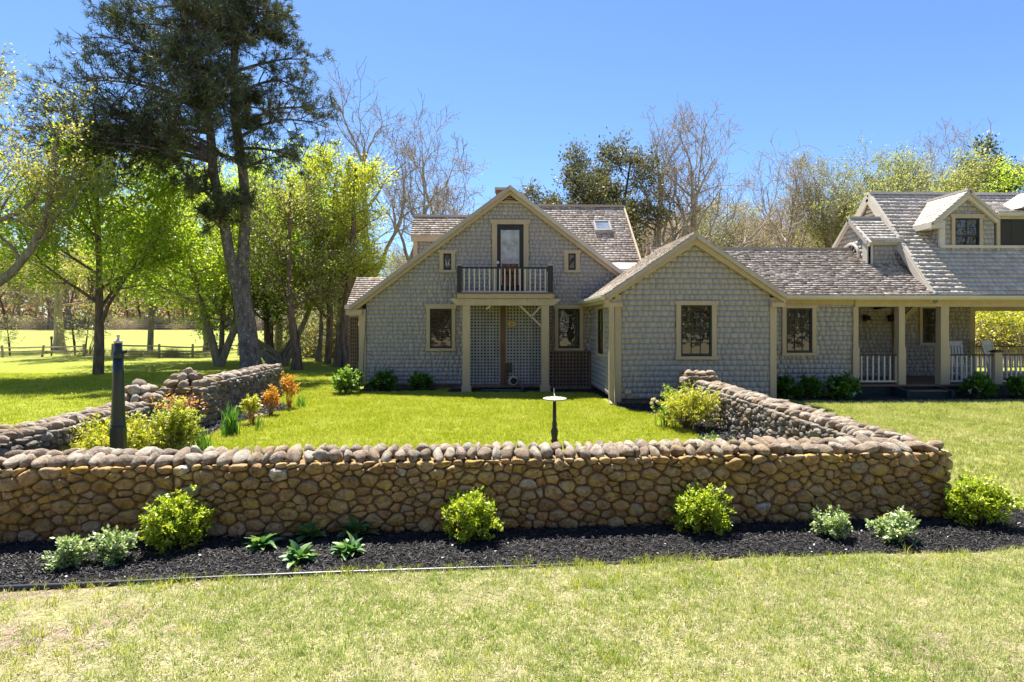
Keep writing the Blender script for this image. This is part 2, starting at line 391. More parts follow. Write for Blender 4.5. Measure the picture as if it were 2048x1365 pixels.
# ------------------------------------------------------------------ ground
def axis(lo, hi, near0, near1, d):
    a = list(np.arange(near0, near1, d)); s = d; x = near1
    while x < hi: a.append(x); s *= 1.13; x += s
    a.append(hi); s = d; x = near0 - d
    while x > lo: a.insert(0, x); s *= 1.13; x -= s
    a.insert(0, lo); return np.array(a)
gx = axis(-500, 500, -14, 16, .5); gy = axis(-60, 700, 1, 40, .5)
GX, GY = np.meshgrid(gx, gy); GZ = terrain(GX, GY)
vs = np.stack([GX, GY, GZ], -1).reshape(-1, 3); nx, ny = len(gx), len(gy)
i = (np.arange(ny - 1)[:, None] * nx + np.arange(nx - 1)).ravel()
tag(link('ground', np_mesh('ground', vs, np.stack([i, i + 1, i + nx + 1, i + nx], 1), M['lawn'], True)), kind='structure')

# front wall line (ground points of its visible face)
FW_A, FW_B = gnd(-40, 1089)[:2], gnd(1897, 1036)[:2]
FWd = (FW_B - FW_A) / np.linalg.norm(FW_B - FW_A); FWn = np.array([FWd[1], -FWd[0]])     # towards the camera
WH, WT = .78, .52
BED_FRONT = [gnd(-150, 1195)[:2], gnd(0, 1180)[:2], gnd(300, 1166)[:2], gnd(650, 1148)[:2], gnd(1024, 1137)[:2], gnd(1400, 1120)[:2], gnd(1750, 1108)[:2],
             gnd(1960, 1106)[:2], gnd(2140, 1085)[:2], gnd(2130, 1040)[:2], gnd(2010, 1012)[:2], FW_B + np.array([.1, .12]), FW_A - FWd * .5 - FWn * .05]
def flat_poly(name, pts, z, mat, kind='structure', rag=.03, seed=1):
    rng = np.random.default_rng(seed); P = []
    for a, b in zip(pts, pts[1:] + pts[:1]):
        a = np.array(a); b = np.array(b); n = max(2, int(np.linalg.norm(b - a) / .12))
        for t in np.arange(n) / n: P.append(a + (b - a) * t + rng.normal(0, rag, 2) * .5)
    me = bpy.data.meshes.new(name); me.from_pydata([(p[0], p[1], z) for p in P], [], [tuple(range(len(P)))]); me.update(); me.materials.append(mat)
    return tag(link(name, me), kind=kind)
XL0, XL1 = -5.35, -5.85           # inner face of the left garden wall at near and far ends
BED_LEFT = [(-5.4, 6.0), (-3.45, 6.6), (-3.35, 7.4), (-4.3, 8.6), (-4.95, 10.2), (-5.05, 12.0), (-4.75, 13.9), (-4.85, 14.6), (-5.9, 16.2), (-5.9, 11)]
BED_RIGHT = [(4.5, 6.6), (3.9, 7.6), (3.25, 8.6), (3.5, 9.6), (3.75, 11.2), (3.7, 12.6), (3.0, 14.0), (3.0, 14.7), (4.5, 14.7)]
BED_HOUSE_L = [(-4.7, 18.4), (-4.7, 17.75), (-3.2, 17.6), (-1.7, 17.85), (-1.6, 18.4)]
BED_MID = [(-1.3, 18.4), (-1.3, 17.35), (1.35, 17.3), (3.0, 17.0), (3.1, 15.4), (3.35, 15.4), (3.35, 18.4)]
BED_RIGHT_H = [(6.5, 16.2), (6.5, 15.4), (9, 15.0), (11.2, 15.05), (15.5, 15.1), (19, 15.2), (19, 16.2)]
for nm, pl in (('mulch_bed', BED_FRONT), ('mulch_bed', BED_LEFT), ('mulch_bed', BED_RIGHT), ('mulch_bed', BED_HOUSE_L), ('mulch_bed', BED_MID), ('mulch_bed', BED_RIGHT_H)):
    flat_poly(nm, [np.array(p) for p in pl], .012, M['mulch'])

# ------------------------------------------------------------------ frames, shingles, windows
class Fr:
    def __init__(s, O, U, V): s.O, s.U, s.V = (np.array(q, float) for q in (O, U, V)); s.U /= np.linalg.norm(s.U); s.V /= np.linalg.norm(s.V); s.N = np.cross(s.U, s.V)
    def p(s, u, v, n=0.0): return s.O + s.U * u + s.V * v + s.N * n
    def box(s, mb, u0, u1, v0, v1, n0, n1):
        return mb.box8([s.p(u0, v0, n0), s.p(u1, v0, n0), s.p(u1, v0, n1), s.p(u0, v0, n1), s.p(u0, v1, n0), s.p(u1, v1, n0), s.p(u1, v1, n1), s.p(u0, v1, n1)])
def ivals(poly, v):
    xs = []
    for (a, b) in zip(poly, poly[1:] + poly[:1]):
        if (a[1] > v) != (b[1] > v): xs.append(a[0] + (v - a[1]) / (b[1] - a[1]) * (b[0] - a[0]))
    xs.sort(); return list(zip(xs[::2], xs[1::2]))
SHF = [(0, 1, 5, 4), (0, 4, 7, 3), (1, 2, 6, 5), (3, 2, 1, 0), (4, 5, 6, 7)]
def shingles(fr, poly, course, wr, th, rng, holes=(), jit=.002, lift=.002, gap=True):
    out = []; poly = [tuple(map(float, p)) for p in poly]
    vmin = min(p[1] for p in poly); vmax = max(p[1] for p in poly)
    for v0 in np.arange(vmin, vmax - .01, course):
        v1 = min(v0 + course, vmax); vm = (v0 + v1) / 2
        im, i0, i1 = ivals(poly, vm), ivals(poly, v0 + .002), ivals(poly, v1 - .002)
        for k, (a, b) in enumerate(im):
            a0, b0 = i0[k] if len(i0) == len(im) else (a, b); a1, b1 = i1[k] if len(i1) == len(im) else (a, b)
            segs = [(a, b)]
            for (h0, h1, g0, g1) in holes:
                if g0 < vm < g1:
                    n = []
                    for (p, q) in segs:
                        if h1 <= p or h0 >= q: n.append((p, q)); continue
                        if h0 > p: n.append((p, h0))
                        if h1 < q: n.append((h1, q))
                    segs = n
            for (p, q) in segs:
                u = p - rng.uniform(0, wr[1])
                while u < q:
                    w = rng.uniform(*wr); l, r = max(u, p), min(u + w, q); u += w
                    if r - l < .02: continue
                    l0 = a0 if l == a else l + .0022; l1 = a1 if l == a else l + .0022
                    r0 = b0 if r == b else r - .0022; r1 = b1 if r == b else r - .0022
                    vb = v0 - rng.uniform(0, jit); t = th * rng.uniform(.75, 1.25) + rng.uniform(0, lift); ti = t * .72 if gap else th * .2
                    vt = v1 - .0045 if gap else v1 + .006
                    out.append(np.array([fr.p(l0, vb, t), fr.p(r0, vb, t), fr.p(r0, vb, 0), fr.p(l0, vb, 0), fr.p(l1, vt, ti), fr.p(r1, vt, ti), fr.p(r1, vt, 0), fr.p(l1, vt, 0)]))
    return out
def shingles_join(name, lst, mat, parent, kind='stuff'):
    if not lst: return None
    v = np.concatenate(lst); n = len(lst)
    f = (np.arange(n)[:, None, None] * 8 + np.array(SHF)).reshape(-1, 4)
    return tag(link(name, np_mesh(name, v, f, mat), parent, (0, 0, 0)), kind=kind)
def sheet(name, fr, poly, mat, parent, n0=-.12, n1=0.0):
    mb = MB(); mb.prism([fr.p(u, v, n1) for u, v in poly], fr.N * (n0 - n1)); return mb.build(name, mat, parent)

def window(parent, fr, u0, u1, v0, v1, tw=.11, head=.06, grid=None, glass='glass', sash='green_paint', sill=True, double=True, lab=None, headh=.12, flare=True):
    """casing outer rectangle u0..u1, v0..v1 (without head and sill)"""
    a, b, c, d = u0 + tw, u1 - tw, v0, v1
    k = MB(); t = .045
    for q in ((a, a + t, c, d), (b - t, b, c, d), (a + t, b - t, c, c + t * 1.5), (a + t, b - t, d - t, d)): fr.box(k, *q, -.02, .022)
    vm = (c + d) / 2
    if double: fr.box(k, a + t, b - t, vm - .022, vm + .022, -.02, .012)
    win = k.build('window', M[sash], parent)
    if lab: win['label'] = lab
    for q in ((u0, a), (b, u1)):
        w = MB(); fr.box(w, q[0], q[1], v0, v1, -.02, .05); w.build('jamb', M['trim'], win)
    h = MB()
    if flare:
        h.prism([fr.p(u0 - .015, v1, -.02), fr.p(u1 + .015, v1, -.02), fr.p(u1 + head, v1 + headh, -.02), fr.p(u0 - head, v1 + headh, -.02)], fr.N * .085)
    else: fr.box(h, u0, u1, v1, v1 + headh, -.02, .06)
    h.build('head_trim', M['trim'], win)
    if sill:
        s_ = MB(); fr.box(s_, u0 - .02, u1 + .02, v0 - .075, v0, -.02, .075); s_.build('sill', M['trim'], win)
    panes = [(c + t * 1.5, vm - .022), (vm + .022, d - t)] if double else [(c + t * 1.5, d - t)]
    for j, (p, q) in enumerate(panes):
        g_ = MB(); fr.box(g_, a + t, b - t, p, q, -.018, -.004 - .008 * (j == 0)); g_.build('pane', M[glass], win)
        if grid:
            r = MB(); nc, nr = grid
            for i in range(1, nc):
                x = a + t + (b - a - 2 * t) * i / nc; fr.box(r, x - .007, x + .007, p, q, -.006, .006)
            for i in range(1, nr):
                y = p + (q - p) * i / nr; fr.box(r, a + t, b - t, y - .007, y + .007, -.006, .004)
            r.build('muntin_grid', M[sash], win)
    return win

def rect(px0, px1, py0, py1, Y):
    a = at(px0, py1, Y); b = at(px1, py0, Y); return a[0], b[0], a[2], b[2]

# ------------------------------------------------------------------ the house
house = tag(empty('shingled_house', (1.0, 18.46, 0)), 'grey shingled cottage with tan trim, balcony, front gable wing and dormered porch', 'house')
rg = np.random.default_rng(7)
X3 = (1., 0, 0); Z3 = (0, 0, 1.)
rest = []                      # wall shingles that stay joined
roof_old, roof_new = [], []

# --- main gable (plane A)
YA = 18.46
apex = at(1020, 372, YA - .15); lend = at(700, 612, YA - .15)
SA = (apex[2] - lend[2]) / (apex[0] - lend[0]); AX, AZ = apex[0], apex[2]
AXL = at(724, 700, YA)[0]; AXR = 4.85
zA = lambda x: AZ - SA * abs(x - AX)
frA = Fr((0, YA, 0), X3, Z3)
dz = .17
polyA = [(AXL, .14), (AXR, .14), (AXR, zA(AXR) - dz), (AX, AZ - dz), (AXL, zA(AXL) - dz)]
wallA = sheet('wall', frA, polyA, M['wall_backing'], house, -.2, -.03)
wallA['label'] = 'main gable wall behind the balcony'
door = rect(984, 1057, 450, 583, YA); wl = rect(853, 911, 618, 697, YA); wr_ = rect(1109, 1166, 618, 697, YA)
sl_ = rect(879, 911, 508, 541, YA); sr_ = rect(1128, 1159, 508, 541, YA)
holes = [(door[0], door[1], door[2], door[3])] + [(q[0], q[1], q[2], q[3]) for q in (wl, wr_, sl_, sr_)]
lat = rect(938, 1085, 608, 772, YA - .2)
vent_z = at(1020, 408, YA)[2]
polyAs = [(AXL + .13, .14), (AXR, .14), (AXR, zA(AXR) - dz), (AX + (AZ - dz - vent_z) / SA, vent_z), (AX - (AZ - dz - vent_z) / SA, vent_z), (AXL + .13, zA(AXL + .13) - dz)]
shA = shingles(Fr((0, YA - .03, 0), X3, Z3), polyAs, .127, (.08, .2), .014, rg, holes + [(lat[0], lat[1], 0, lat[3])])
brown = rect(1099, 1180, 612, 775, YA)
for s_ in shA:
    (M_ := rest).append(s_)
found = MB(); found.box(AXL + .05, AXR, YA + .0, YA + .3, -.1, .14); found.build('foundation', M['found'], house)
# roof of the main gable
for sgn, nm in ((-1, 'roof'), (1, 'roof')):
    ex = AX + sgn * (AX - lend[0])
    rb = MB(); rb.prism([(AX, YA - .28, AZ), (ex, YA - .28, zA(ex)), (ex, YA - .28, zA(ex) - .15), (AX, YA - .28, AZ - .15)], (0, 8.2 if sgn < 0 else 3.2, 0))
    rb.build('roof', M['roof_old'], house)
    rk = MB()
    o = (AX + sgn * .0, YA - .16, AZ - .16); e = (ex, YA - .16, zA(ex) - .16)
    d_ = np.array(e) - np.array(o); upv = np.array([d_[2], 0, -d_[0]]) * (1 if sgn < 0 else -1)
    rk.prism([(AX, YA - .17, AZ - .06), (ex, YA - .17, zA(ex) - .06), (ex, YA - .17, zA(ex) - .27), (AX, YA - .17, AZ - .27)], (0, .1, 0))
    rk.prism([(AX, YA - .24, AZ - .03), (ex, YA - .24, zA(ex) - .03), (ex, YA - .24, zA(ex) - .12), (AX, YA - .24, AZ - .13)], (0, .07, 0))
    rk.build('rake_board', M['trim'], house)
mb = MB(); mb.box(lend[0] - .12, lend[0] + .36, YA - .2, YA - .0, lend[2] - .28, lend[2] - .12); mb.build('cornice_return', M['trim'], house)
mb = MB(); mb.box(AXL - .08, AXL + .13, YA - .07, YA, .1, lend[2] - .1); mb.build('corner_board', M['trim'], house)
# louvred vent
vr = rect(996, 1046, 387, 408, YA)
vt = MB(); vt.prism([(AX - .52, YA - .08, vent_z), (AX + .52, YA - .08, vent_z), (AX + .45, YA - .08, vent_z + .06), (AX - .45, YA - .08, vent_z + .06)], (0, .08, 0))
vent = vt.build('gable_vent', M['trim'], house)
vb = MB(); vb.prism([(AX - .5, YA - .03, vent_z), (AX + .5, YA - .03, vent_z), (AX, YA - .03, AZ - .2)], (0, .02, 0)); vb.build('vent_backing', M['dark_paint'], vent)
for k in range(5):
    z = vent_z + .075 + k * .055; hw = max(.03, (AZ - .31 - z) / SA)
    v_ = MB(); v_.box8([(AX - hw, YA - .09, z), (AX + hw, YA - .09, z), (AX + hw, YA - .04, z + .03), (AX - hw, YA - .04, z + .03), (AX - hw, YA - .09, z + .012), (AX + hw, YA - .09, z + .012), (AX + hw, YA - .04, z + .042), (AX - hw, YA - .04, z + .042)])
    v_.build('louvre', M['trim'], vent)
frA2 = Fr((0, YA - .03, 0), X3, Z3)
window(house, frA2, wl[0], wl[1], wl[2], wl[3], grid=None, lab='left ground floor window mirroring pink blossom', headh=.14)
window(house, frA2, wr_[0], wr_[1], wr_[2], wr_[3], grid=None, double=False, lab='right ground floor window beside the lattice porch', headh=.12)
window(house, frA2, sl_[0], sl_[1], sl_[2], sl_[3], tw=.125, double=False, glass='glass_art', headh=.1, lab='small square leaded window left of the balcony door')
window(house, frA2, sr_[0], sr_[1], sr_[2], sr_[3], tw=.125, double=False, glass='glass_art_pale', headh=.1, lab='small square leaded window right of the balcony door')
mb = MB()      # leaded ornaments in the two small windows
for sx, q in ((1, sl_), (-1, sl_)):
    cx, cz = (q[0] + q[1]) / 2, (q[2] + q[3]) / 2
    mb.tube([(cx + sx * .015, YA - .04, cz - .14), (cx + sx * .03, YA - .04, cz), (cx + sx * .09, YA - .04, cz + .1), (cx + sx * .11, YA - .04, cz + .05)], .008, 5)
    mb.tube([(cx + sx * .09, YA - .04, cz - .14), (cx + sx * .05, YA - .04, cz - .05), (cx + sx * .03, YA - .04, cz)], .008, 5)
mb.build('leading', M['white'], house)
mb = MB(); cx, cz = (sr_[0] + sr_[1]) / 2, (sr_[2] + sr_[3]) / 2
mb.prism([(cx - .07, YA - .042, cz - .12), (cx + .0, YA - .042, cz - .02), (cx + .06, YA - .042, cz + .02), (cx + .07, YA - .042, cz + .13), (cx - .0, YA - .042, cz + .13), (cx - .05, YA - .042, cz + .03)], (0, .006, 0)); mb.build('leading', M['dark_paint'], house)
# balcony door
a0, a1, b0, b1 = door
mb = MB(); frA2.box(mb, a0, a0 + .155, b0, b1, -.02, .05); frA2.box(mb, a1 - .155, a1, b0, b1, -.02, .05); mb.prism([frA2.p(a0 - .02, b1, -.02), frA2.p(a1 + .02, b1, -.02), frA2.p(a1 + .07, b1 + .14, -.02), frA2.p(a0 - .07, b1 + .14, -.02)], frA2.N * .09)
mb.build('door_casing', M['trim'], house)
g = rect(1003, 1037, 461, 571, YA)
dr = MB(); d0, d1 = a0 + .155, a1 - .155
for q in ((d0, g[0], b0, b1), (g[1], d1, b0, b1), (g[0], g[1], b0, g[2]), (g[0], g[1], g[3], b1)): frA2.box(dr, *q, -.02, .02)
door_o = dr.build('balcony_door', M['dark_paint'], house)
zs = at(1020, 528, YA)[2]
mb = MB(); frA2.box(mb, g[0], g[1], zs, g[3], -.02, .008); mb.build('pane', M['glass_pale'], door_o)
mb = MB(); frA2.box(mb, g[0], g[1], g[2], zs, -.02, .006); mb.build('pane', M['glass'], door_o)
mb = MB(); frA2.box(mb, g[0] - .02, g[0], g[2], g[3], .0, .026); frA2.box(mb, g[1], g[1] + .02, g[2], g[3], .0, .026); mb.build('pane_bead', M['trim_pale'], door_o)
k = at(995.5, 526, YA); mb = MB(); mb.lathe([(.03, 0), (.05, .01), (.045, .035), (.02, .05)], (0, 0, 0), 12)
o = mb.build('door_knob', M['white'], door_o, True); o.rotation_euler = (math.pi / 2, 0, 0); o.location = Vector((k[0], YA - .04, k[2])) - world_loc(door_o)
# service box, cable
mb = MB(); q = rect(741, 750, 737, 744, YA); frA2.box(mb, q[0], q[1], q[2], q[3], 0, .07); mb.build('outlet_box', M['outlet'], house)
mb = MB(); mb.tube([at(733, 612, YA - .1), at(731, 660, YA - .1), at(728, 700, YA - .1), at(727, 745, YA - .1)], .008, 5); mb.build('cable', M['dark_paint'], house)

# --- balcony on two columns
YB = 17.42
pr = rect(914, 1107, 588, 597, YB)
DZ = pr[3]
mb = MB(); mb.box(pr[0] - .04, pr[1] + .04, YB - .06, YA - .03, DZ - .005, DZ + .035); balc = mb.build('balcony', M['deck'], house)
mb = MB(); mb.box(pr[0], pr[1], YB - .02, YB + .06, pr[2], DZ - .005); mb.build('fascia', M['trim'], balc)
bm_ = rect(918, 1105, 598, 611, YB - .1)
zb0, zb1 = bm_[2], bm_[3]
bl = at(900, 604, YB)[0]; br = at(1121, 604, YB)[0]
mb = MB(); mb.prism([(bl, YB - .02, zb1), (bl + .02, YB - .02, zb1 - .05), (bl + .22, YB - .02, zb0), (br - .22, YB - .02, zb0), (br - .02, YB - .02, zb1 - .05), (br, YB - .02, zb1)], (0, .14, 0)); mb.build('beam', M['trim'], balc)
for k in range(9):
    x = pr[0] + .07 + (pr[1] - pr[0] - .14) * k / 8
    mb = MB(); mb.box8([(x - .02, YB - .12, zb1 - .03), (x + .02, YB - .12, zb1 - .03), (x + .02, YA - .05, zb1 - .1), (x - .02, YA - .05, zb1 - .1), (x - .02, YB - .12, zb1 + .02), (x + .02, YB - .12, zb1 + .02), (x + .02, YA - .05, zb1 + .02), (x - .02, YA - .05, zb1 + .02)]); mb.build('joist', M['trim'], balc)
for (p0, p1) in ((925, 940), (1083, 1098)):
    q = rect(p0, p1, 610, 785, YB); xc = (q[0] + q[1]) / 2
    mb = MB(); mb.box(q[0], q[1], YB + .0, YB + .22, .2, zb0 - .002); c_ = mb.build('column', M['trim'], balc)
    mb = MB(); mb.box(q[0] - .03, q[1] + .03, YB - .03, YB + .25, 0, .2); mb.build('plinth', M['trim'], c_)
# rail
rp = rect(914, 923, 530, 587, YB); rq = rect(1096, 1106, 530, 587, YB)
for q in (rp, rq):
    mb = MB(); mb.box(q[0], q[1], YB - .01, YB + .12, DZ + .035, q[3] - .02); p_ = mb.build('rail_post', M['dark_paint'], balc)
    mb = MB(); mb.box(q[0] - .01, q[1] + .01, YB - .02, YB + .13, q[3] - .02, q[3]); mb.build('post_cap', M['trim_pale'], p_)
zt = at(1000, 535.5, YB)[2]; zl = at(1000, 583.5, YB)[2]
x0, x1 = rp[1], rq[0]
mb = MB(); mb.box(x0, x1, YB + .02, YB + .1, zt - .03, zt + .02); mb.build('top_rail', M['dark_paint'], balc)
mb = MB(); mb.box(x0, x1, YB + .02, YB + .09, zl - .03, zl + .015); mb.build('bottom_rail', M['trim_pale'], balc)
nb = 17
for k in range(nb):
    x = x0 + (x1 - x0) * (k + .5) / nb
    mb = MB(); mb.box(x - .018, x + .018, YB + .04, YB + .075, zl + .015, zt - .03); mb.build('baluster', M['trim_pale'], balc)
for x in (rp[0] + .04, rq[0] + .04):      # side rails back to the wall
    mb = MB(); mb.box(x, x + .06, YB + .12, YA - .05, zt - .03, zt + .02); mb.build('top_rail', M['dark_paint'], balc)
    mb = MB(); mb.box(x, x + .06, YB + .12, YA - .05, zl - .03, zl + .015); mb.build('bottom_rail', M['trim_pale'], balc)
    for k in range(5):
        y = YB + .22 + .17 * k; mb = MB(); mb.box(x + .012, x + .048, y, y + .035, zl + .015, zt - .03); mb.build('baluster', M['trim_pale'], balc)
for (p, q) in (((1040, 612), (1083, 653)), ((1082, 612), (1063, 634)), ((982, 612), (972, 619))):
    mb = MB(); mb.bar(at(*p, YB + .05), at(*q, YB + .05), (1, 0, 1), .05, .05); mb.build('brace', M['trim'], balc)

# --- lattice screen below the balcony: every slat a piece
L0, L1, LZ0, LZ1 = lat
YL = YA - .2
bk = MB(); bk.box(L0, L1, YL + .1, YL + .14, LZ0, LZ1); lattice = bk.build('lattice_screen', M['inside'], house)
pm = rect(1001, 1011, 608, 772, YL)
mb = MB(); mb.box(pm[0], pm[1], YL - .05, YL + .05, LZ0, LZ1); mb.build('post', M['post_brown'], lattice)
mb = MB(); mb.box(L0, L1, YL - .03, YL + .05, LZ0 - .05, LZ0 + .05); mb.build('bottom_board', M['lattice_brown'], lattice)
def lattice_grid(parent, x0, x1, z0, z1, y, pitch, w, mat):
    n = int((x1 - x0) / pitch)
    for k in range(n + 1):
        x = x0 + (x1 - x0) * k / n; mb = MB(); mb.box(x - w / 2, x + w / 2, y - .018, y - .006, z0, z1); mb.build('slat', mat, parent)
    n = int((z1 - z0) / pitch)
    for k in range(n + 1):
        z = z0 + (z1 - z0) * k / n; mb = MB(); mb.box(x0, x1, y - .005, y + .007, z - w / 2, z + w / 2); mb.build('slat', mat, parent)
lattice_grid(lattice, L0 + .04, pm[0] - .03, LZ0 + .08, LZ1 - .05, YL, .094, .05, M['lattice'])
lattice_grid(lattice, pm[1] + .03, L1 - .04, LZ0 + .08, LZ1 - .05, YL, .094, .05, M['lattice'])
q = rect(1099, 1179, 703, 774, YA - .14)
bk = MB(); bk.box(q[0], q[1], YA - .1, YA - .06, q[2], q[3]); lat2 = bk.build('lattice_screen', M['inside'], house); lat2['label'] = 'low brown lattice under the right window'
lattice_grid(lat2, q[0], q[1], q[2], q[3], YA - .14, .1, .05, M['lattice_brown'])
q = rect(1099, 1108, 614, 700, YA - .14)
lattice_grid(lat2, q[0], q[1] - .02, q[2], q[3], YA - .14, .1, .05, M['lattice_brown'])
mb = MB(); q = rect(1098, 1182, 772, 778, YA - .16); mb.box(q[0], q[1], YA - .2, YA - .03, q[2], q[3]); mb.build('bottom_board', M['lattice_brown'], lat2)
q = rect(1016, 1030, 645, 652, YL - .03)
mb = MB(); mb.box(q[0], q[1], YL - .035, YL - .022, q[2], q[3]); sg = tag(mb.build('sign', M['yellow']), 'small yellow notice fixed on the lattice screen', 'sign')
mb = MB(); mb.box(q[0] + .03, q[1] - .03, YL - .039, YL - .035, q[2] + .035, q[2] + .055); mb.box(q[0] + .07, q[1] - .07, YL - .039, YL - .035, q[2] + .065, q[2] + .078); mb.build('print', M['bronze'], sg)

# --- back cross wing roof with the skylight, left dormer, left porch roof, chimney
def slope_roof(name, x0, x1, y0, z0, y1, z1, mat, lst, course, wr=(.09, .2), th=.02, poly=None, jit=.012, lift=.008, thick=.12):
    L = math.hypot(y1 - y0, z1 - z0); fr = Fr((0, y0, z0), X3, (0, y1 - y0, z1 - z0))
    pl = poly or [(x0, 0), (x1, 0), (x1, L), (x0, L)]
    o = sheet(name, fr, pl, M['dark_paint'], house, -thick, -.005); o.data.materials[0] = mat
    lst += shingles(fr, pl, course, wr, th, rg, (), jit, lift, False); return fr, o
# right cross wing
fr, cw = slope_roof('roof', .3, 4.78, 19.15, 4.02, 21.6, 6.25, M['roof_old'], roof_old, .127)
cw['label'] = 'steep back roof with the skylight'
mb = MB(); mb.prism([(4.8, 19.1, 3.85), (4.8, 21.6, 6.12), (4.8, 24.1, 3.85), (4.8, 24.1, 0), (4.8, 19.1, 0)], (-.1, 0, 0)); mb.build('wall', M['shingle'], house)
mb = MB(); mb.bar((4.8, 19.0, 3.86), (4.8, 21.6, 6.2), (0, -.7, .7), .16, .06); mb.build('rake_board', M['trim'], house)
mb = MB(); mb.prism([(.3, 21.6, 6.25), (.3, 24.2, 3.9), (.3, 24.2, 3.78), (.3, 21.6, 6.1)], (4.5, 0, 0)); mb.build('roof', M['roof_old'], house)
mb = MB(); mb.box(.3, 4.8, 21.5, 21.7, 6.22, 6.3); mb.build('ridge_cap', M['roof_old'], house)
mb = MB(); mb.prism([(2.5, 18.5, 3.72), (2.5, 19.2, 4.0), (2.5, 19.2, 3.86), (2.5, 18.5, 3.6)], (2.3, 0, 0)); mb.build('flat_roof', M['zinc'], house)
# skylight
sk = Fr((0, 19.15, 4.02), X3, (0, 2.45, 2.23)); c = at(1204, 453, 20.55)
uc = c[0]; vc = (20.55 - 19.15) / 2.45 * math.hypot(2.45, 2.23)
mb = MB(); w_, h_ = .29, .30
for q in ((-w_, -w_ + .06, -h_, h_), (w_ - .06, w_, -h_, h_), (-w_ + .06, w_ - .06, -h_, -h_ + .06), (-w_ + .06, w_ - .06, h_ - .06, h_)): sk.box(mb, uc + q[0], uc + q[1], vc + q[2], vc + q[3], 0, .14)
skl = mb.build('skylight', M['lattice'], house)
mb = MB(); sk.box(mb, uc - w_ + .06, uc + w_ - .06, vc - h_ + .06, vc + h_ - .06, 0, .115); mb.build('pane', M['glass_sky'], skl)
# left dormer
a = at(827, 433, 20.5); e = at(821, 471, 19.65)
slope_roof('roof', e[0], .0, 19.6, e[2], 20.5, a[2], M['roof_old'], roof_old, .127)
mb = MB(); mb.box(e[0], 0, 20.42, 20.58, a[2] - .03, a[2] + .05); mb.build('ridge_cap', M['roof_new'], house)
wa = rect(828, 1000, 478, 560, 19.75)
sheet('wall', Fr((0, 19.78, 0), X3, Z3), [(wa[0], 3.2), (.2, 3.2), (.2, wa[3] + .05), (wa[0], wa[3] + .05)], M['wall_backing'], house)
rest += shingles(Fr((0, 19.78, 0), X3, Z3), [(wa[0] + .1, 3.2), (.2, 3.2), (.2, wa[3]), (wa[0] + .1, wa[3])], .127, (.08, .2), .014, rg)
mb = MB(); mb.box(wa[0] - .02, wa[0] + .12, 19.7, 19.8, 3.2, wa[3]); mb.box(e[0] + .02, .0, 19.62, 19.72, e[2] - .2, e[2] - .04); mb.build('dormer_trim', M['trim'], house)
mb = MB(); mb.prism([(wa[0], 19.78, 3.2), (wa[0], 19.78, e[2] - .1), (wa[0], 20.5, a[2] - .15), (wa[0], 21.3, e[2] - .1), (wa[0], 21.3, 3.2)], (.06, 0, 0)); mb.build('wall', M['shingle'], house)
mb = MB(); mb.prism([(e[0], 20.5, a[2]), (e[0], 21.4, e[2]), (e[0], 21.4, e[2] - .12), (e[0], 20.5, a[2] - .12)], (3, 0, 0)); mb.build('roof', M['roof_old'], house)
# left porch roof
a = at(721, 556, 20.4); e = at(694, 611, 18.95)
slope_roof('roof', e[0] - .02, -3.2, 18.95, e[2], 20.4, a[2], M['roof_old'], roof_old, .127)
mb = MB(); mb.box(e[0] - .05, AXL + .1, 18.84, 18.95, e[2] - .12, e[2] - .0); mb.build('gutter', M['trim_pale'], house)
mb = MB(); mb.box(e[0] + .05, AXL + .1, 18.97, 19.05, e[2] - .35, e[2] - .12); mb.build('beam', M['trim'], house)
px_ = at(707, 700, 19.0)[0]
mb = MB(); mb.box(px_ - .1, px_ + .1, 19.0, 19.2, 0, e[2] - .3); pst = mb.build('porch_post', M['inside'], house)
for k in range(19):
    z = .1 + k * .115
    mb = MB(); mb.box(px_ - .135, px_ + .135, 18.965, 18.98, z, z + .05); mb.build('slat', M['lattice_brown'], pst)
for x in (-.1, -.035, .035, .1):
    mb = MB(); mb.box(px_ + x - .02, px_ + x + .02, 18.982, 18.998, .05, e[2] - .35); mb.build('slat', M['lattice_brown'], pst)
mb = MB()
for k in range(4): mb.box(px_ + .3 + .12 * k, px_ + .315 + .12 * k, 20.2, 20.215, .1, .85)
mb.box(px_ + .2, px_ + .9, 20.19, 20.23, .85, .88); mb.build('porch_rail', M['dark_paint'], house)
# chimney, vent pipe
q = rect(992, 1006, 379, 395, 23.5)
mb = MB(); mb.box(q[0], q[1] + .2, 23.2, 23.8, 4.8, q[3] - .09); ch = mb.build('chimney', M['post_brown'], house)
mb = MB(); mb.box(q[0] - .05, q[1] + .25, 23.15, 23.85, q[3] - .09, q[3]); mb.build('chimney_cap', M['lattice'], ch)
p = at(1247, 404, 22.2); mb = MB(); mb.lathe([(.06, 0), (.06, .45), (.08, .46), (.08, .5)], (p[0], 22.2, p[2] - .45), 10); mb.build('vent_pipe', M['dark_paint'], house)

# --- front gable wing (plane B)
YG = 14.77
ap = at(1391, 467, YG - .18); le = at(1209, 590, YG - .18); re = at(1572, 590, YG - .18)
BX, BZ = ap[0], ap[2]; SB = (BZ - le[2]) / (BX - le[0]); SB2 = (BZ - re[2]) / (re[0] - BX)
BL = at(1231, 700, YG)[0]; BR = at(1549, 700, YG)[0]
zB = lambda x: BZ - (SB if x < BX else SB2) * abs(x - BX)
frB = Fr((0, YG, 0), X3, Z3)
polyB = [(BL, .1), (BR, .1), (BR, zB(BR) - .16), (BX, BZ - .16), (BL, zB(BL) - .16)]
wallB = sheet('wall', frB, polyB, M['wall_backing'], house, -.2, -.03); wallB['label'] = 'front gable wall in individual grey shingles'
wg = rect(1351, 1431, 611, 713, YG)
polyBs = [(BL + .12, .14), (BR - .13, .14), (BR - .13, zB(BR - .13) - .2), (BX, BZ - .2), (BL + .12, zB(BL + .12) - .2)]
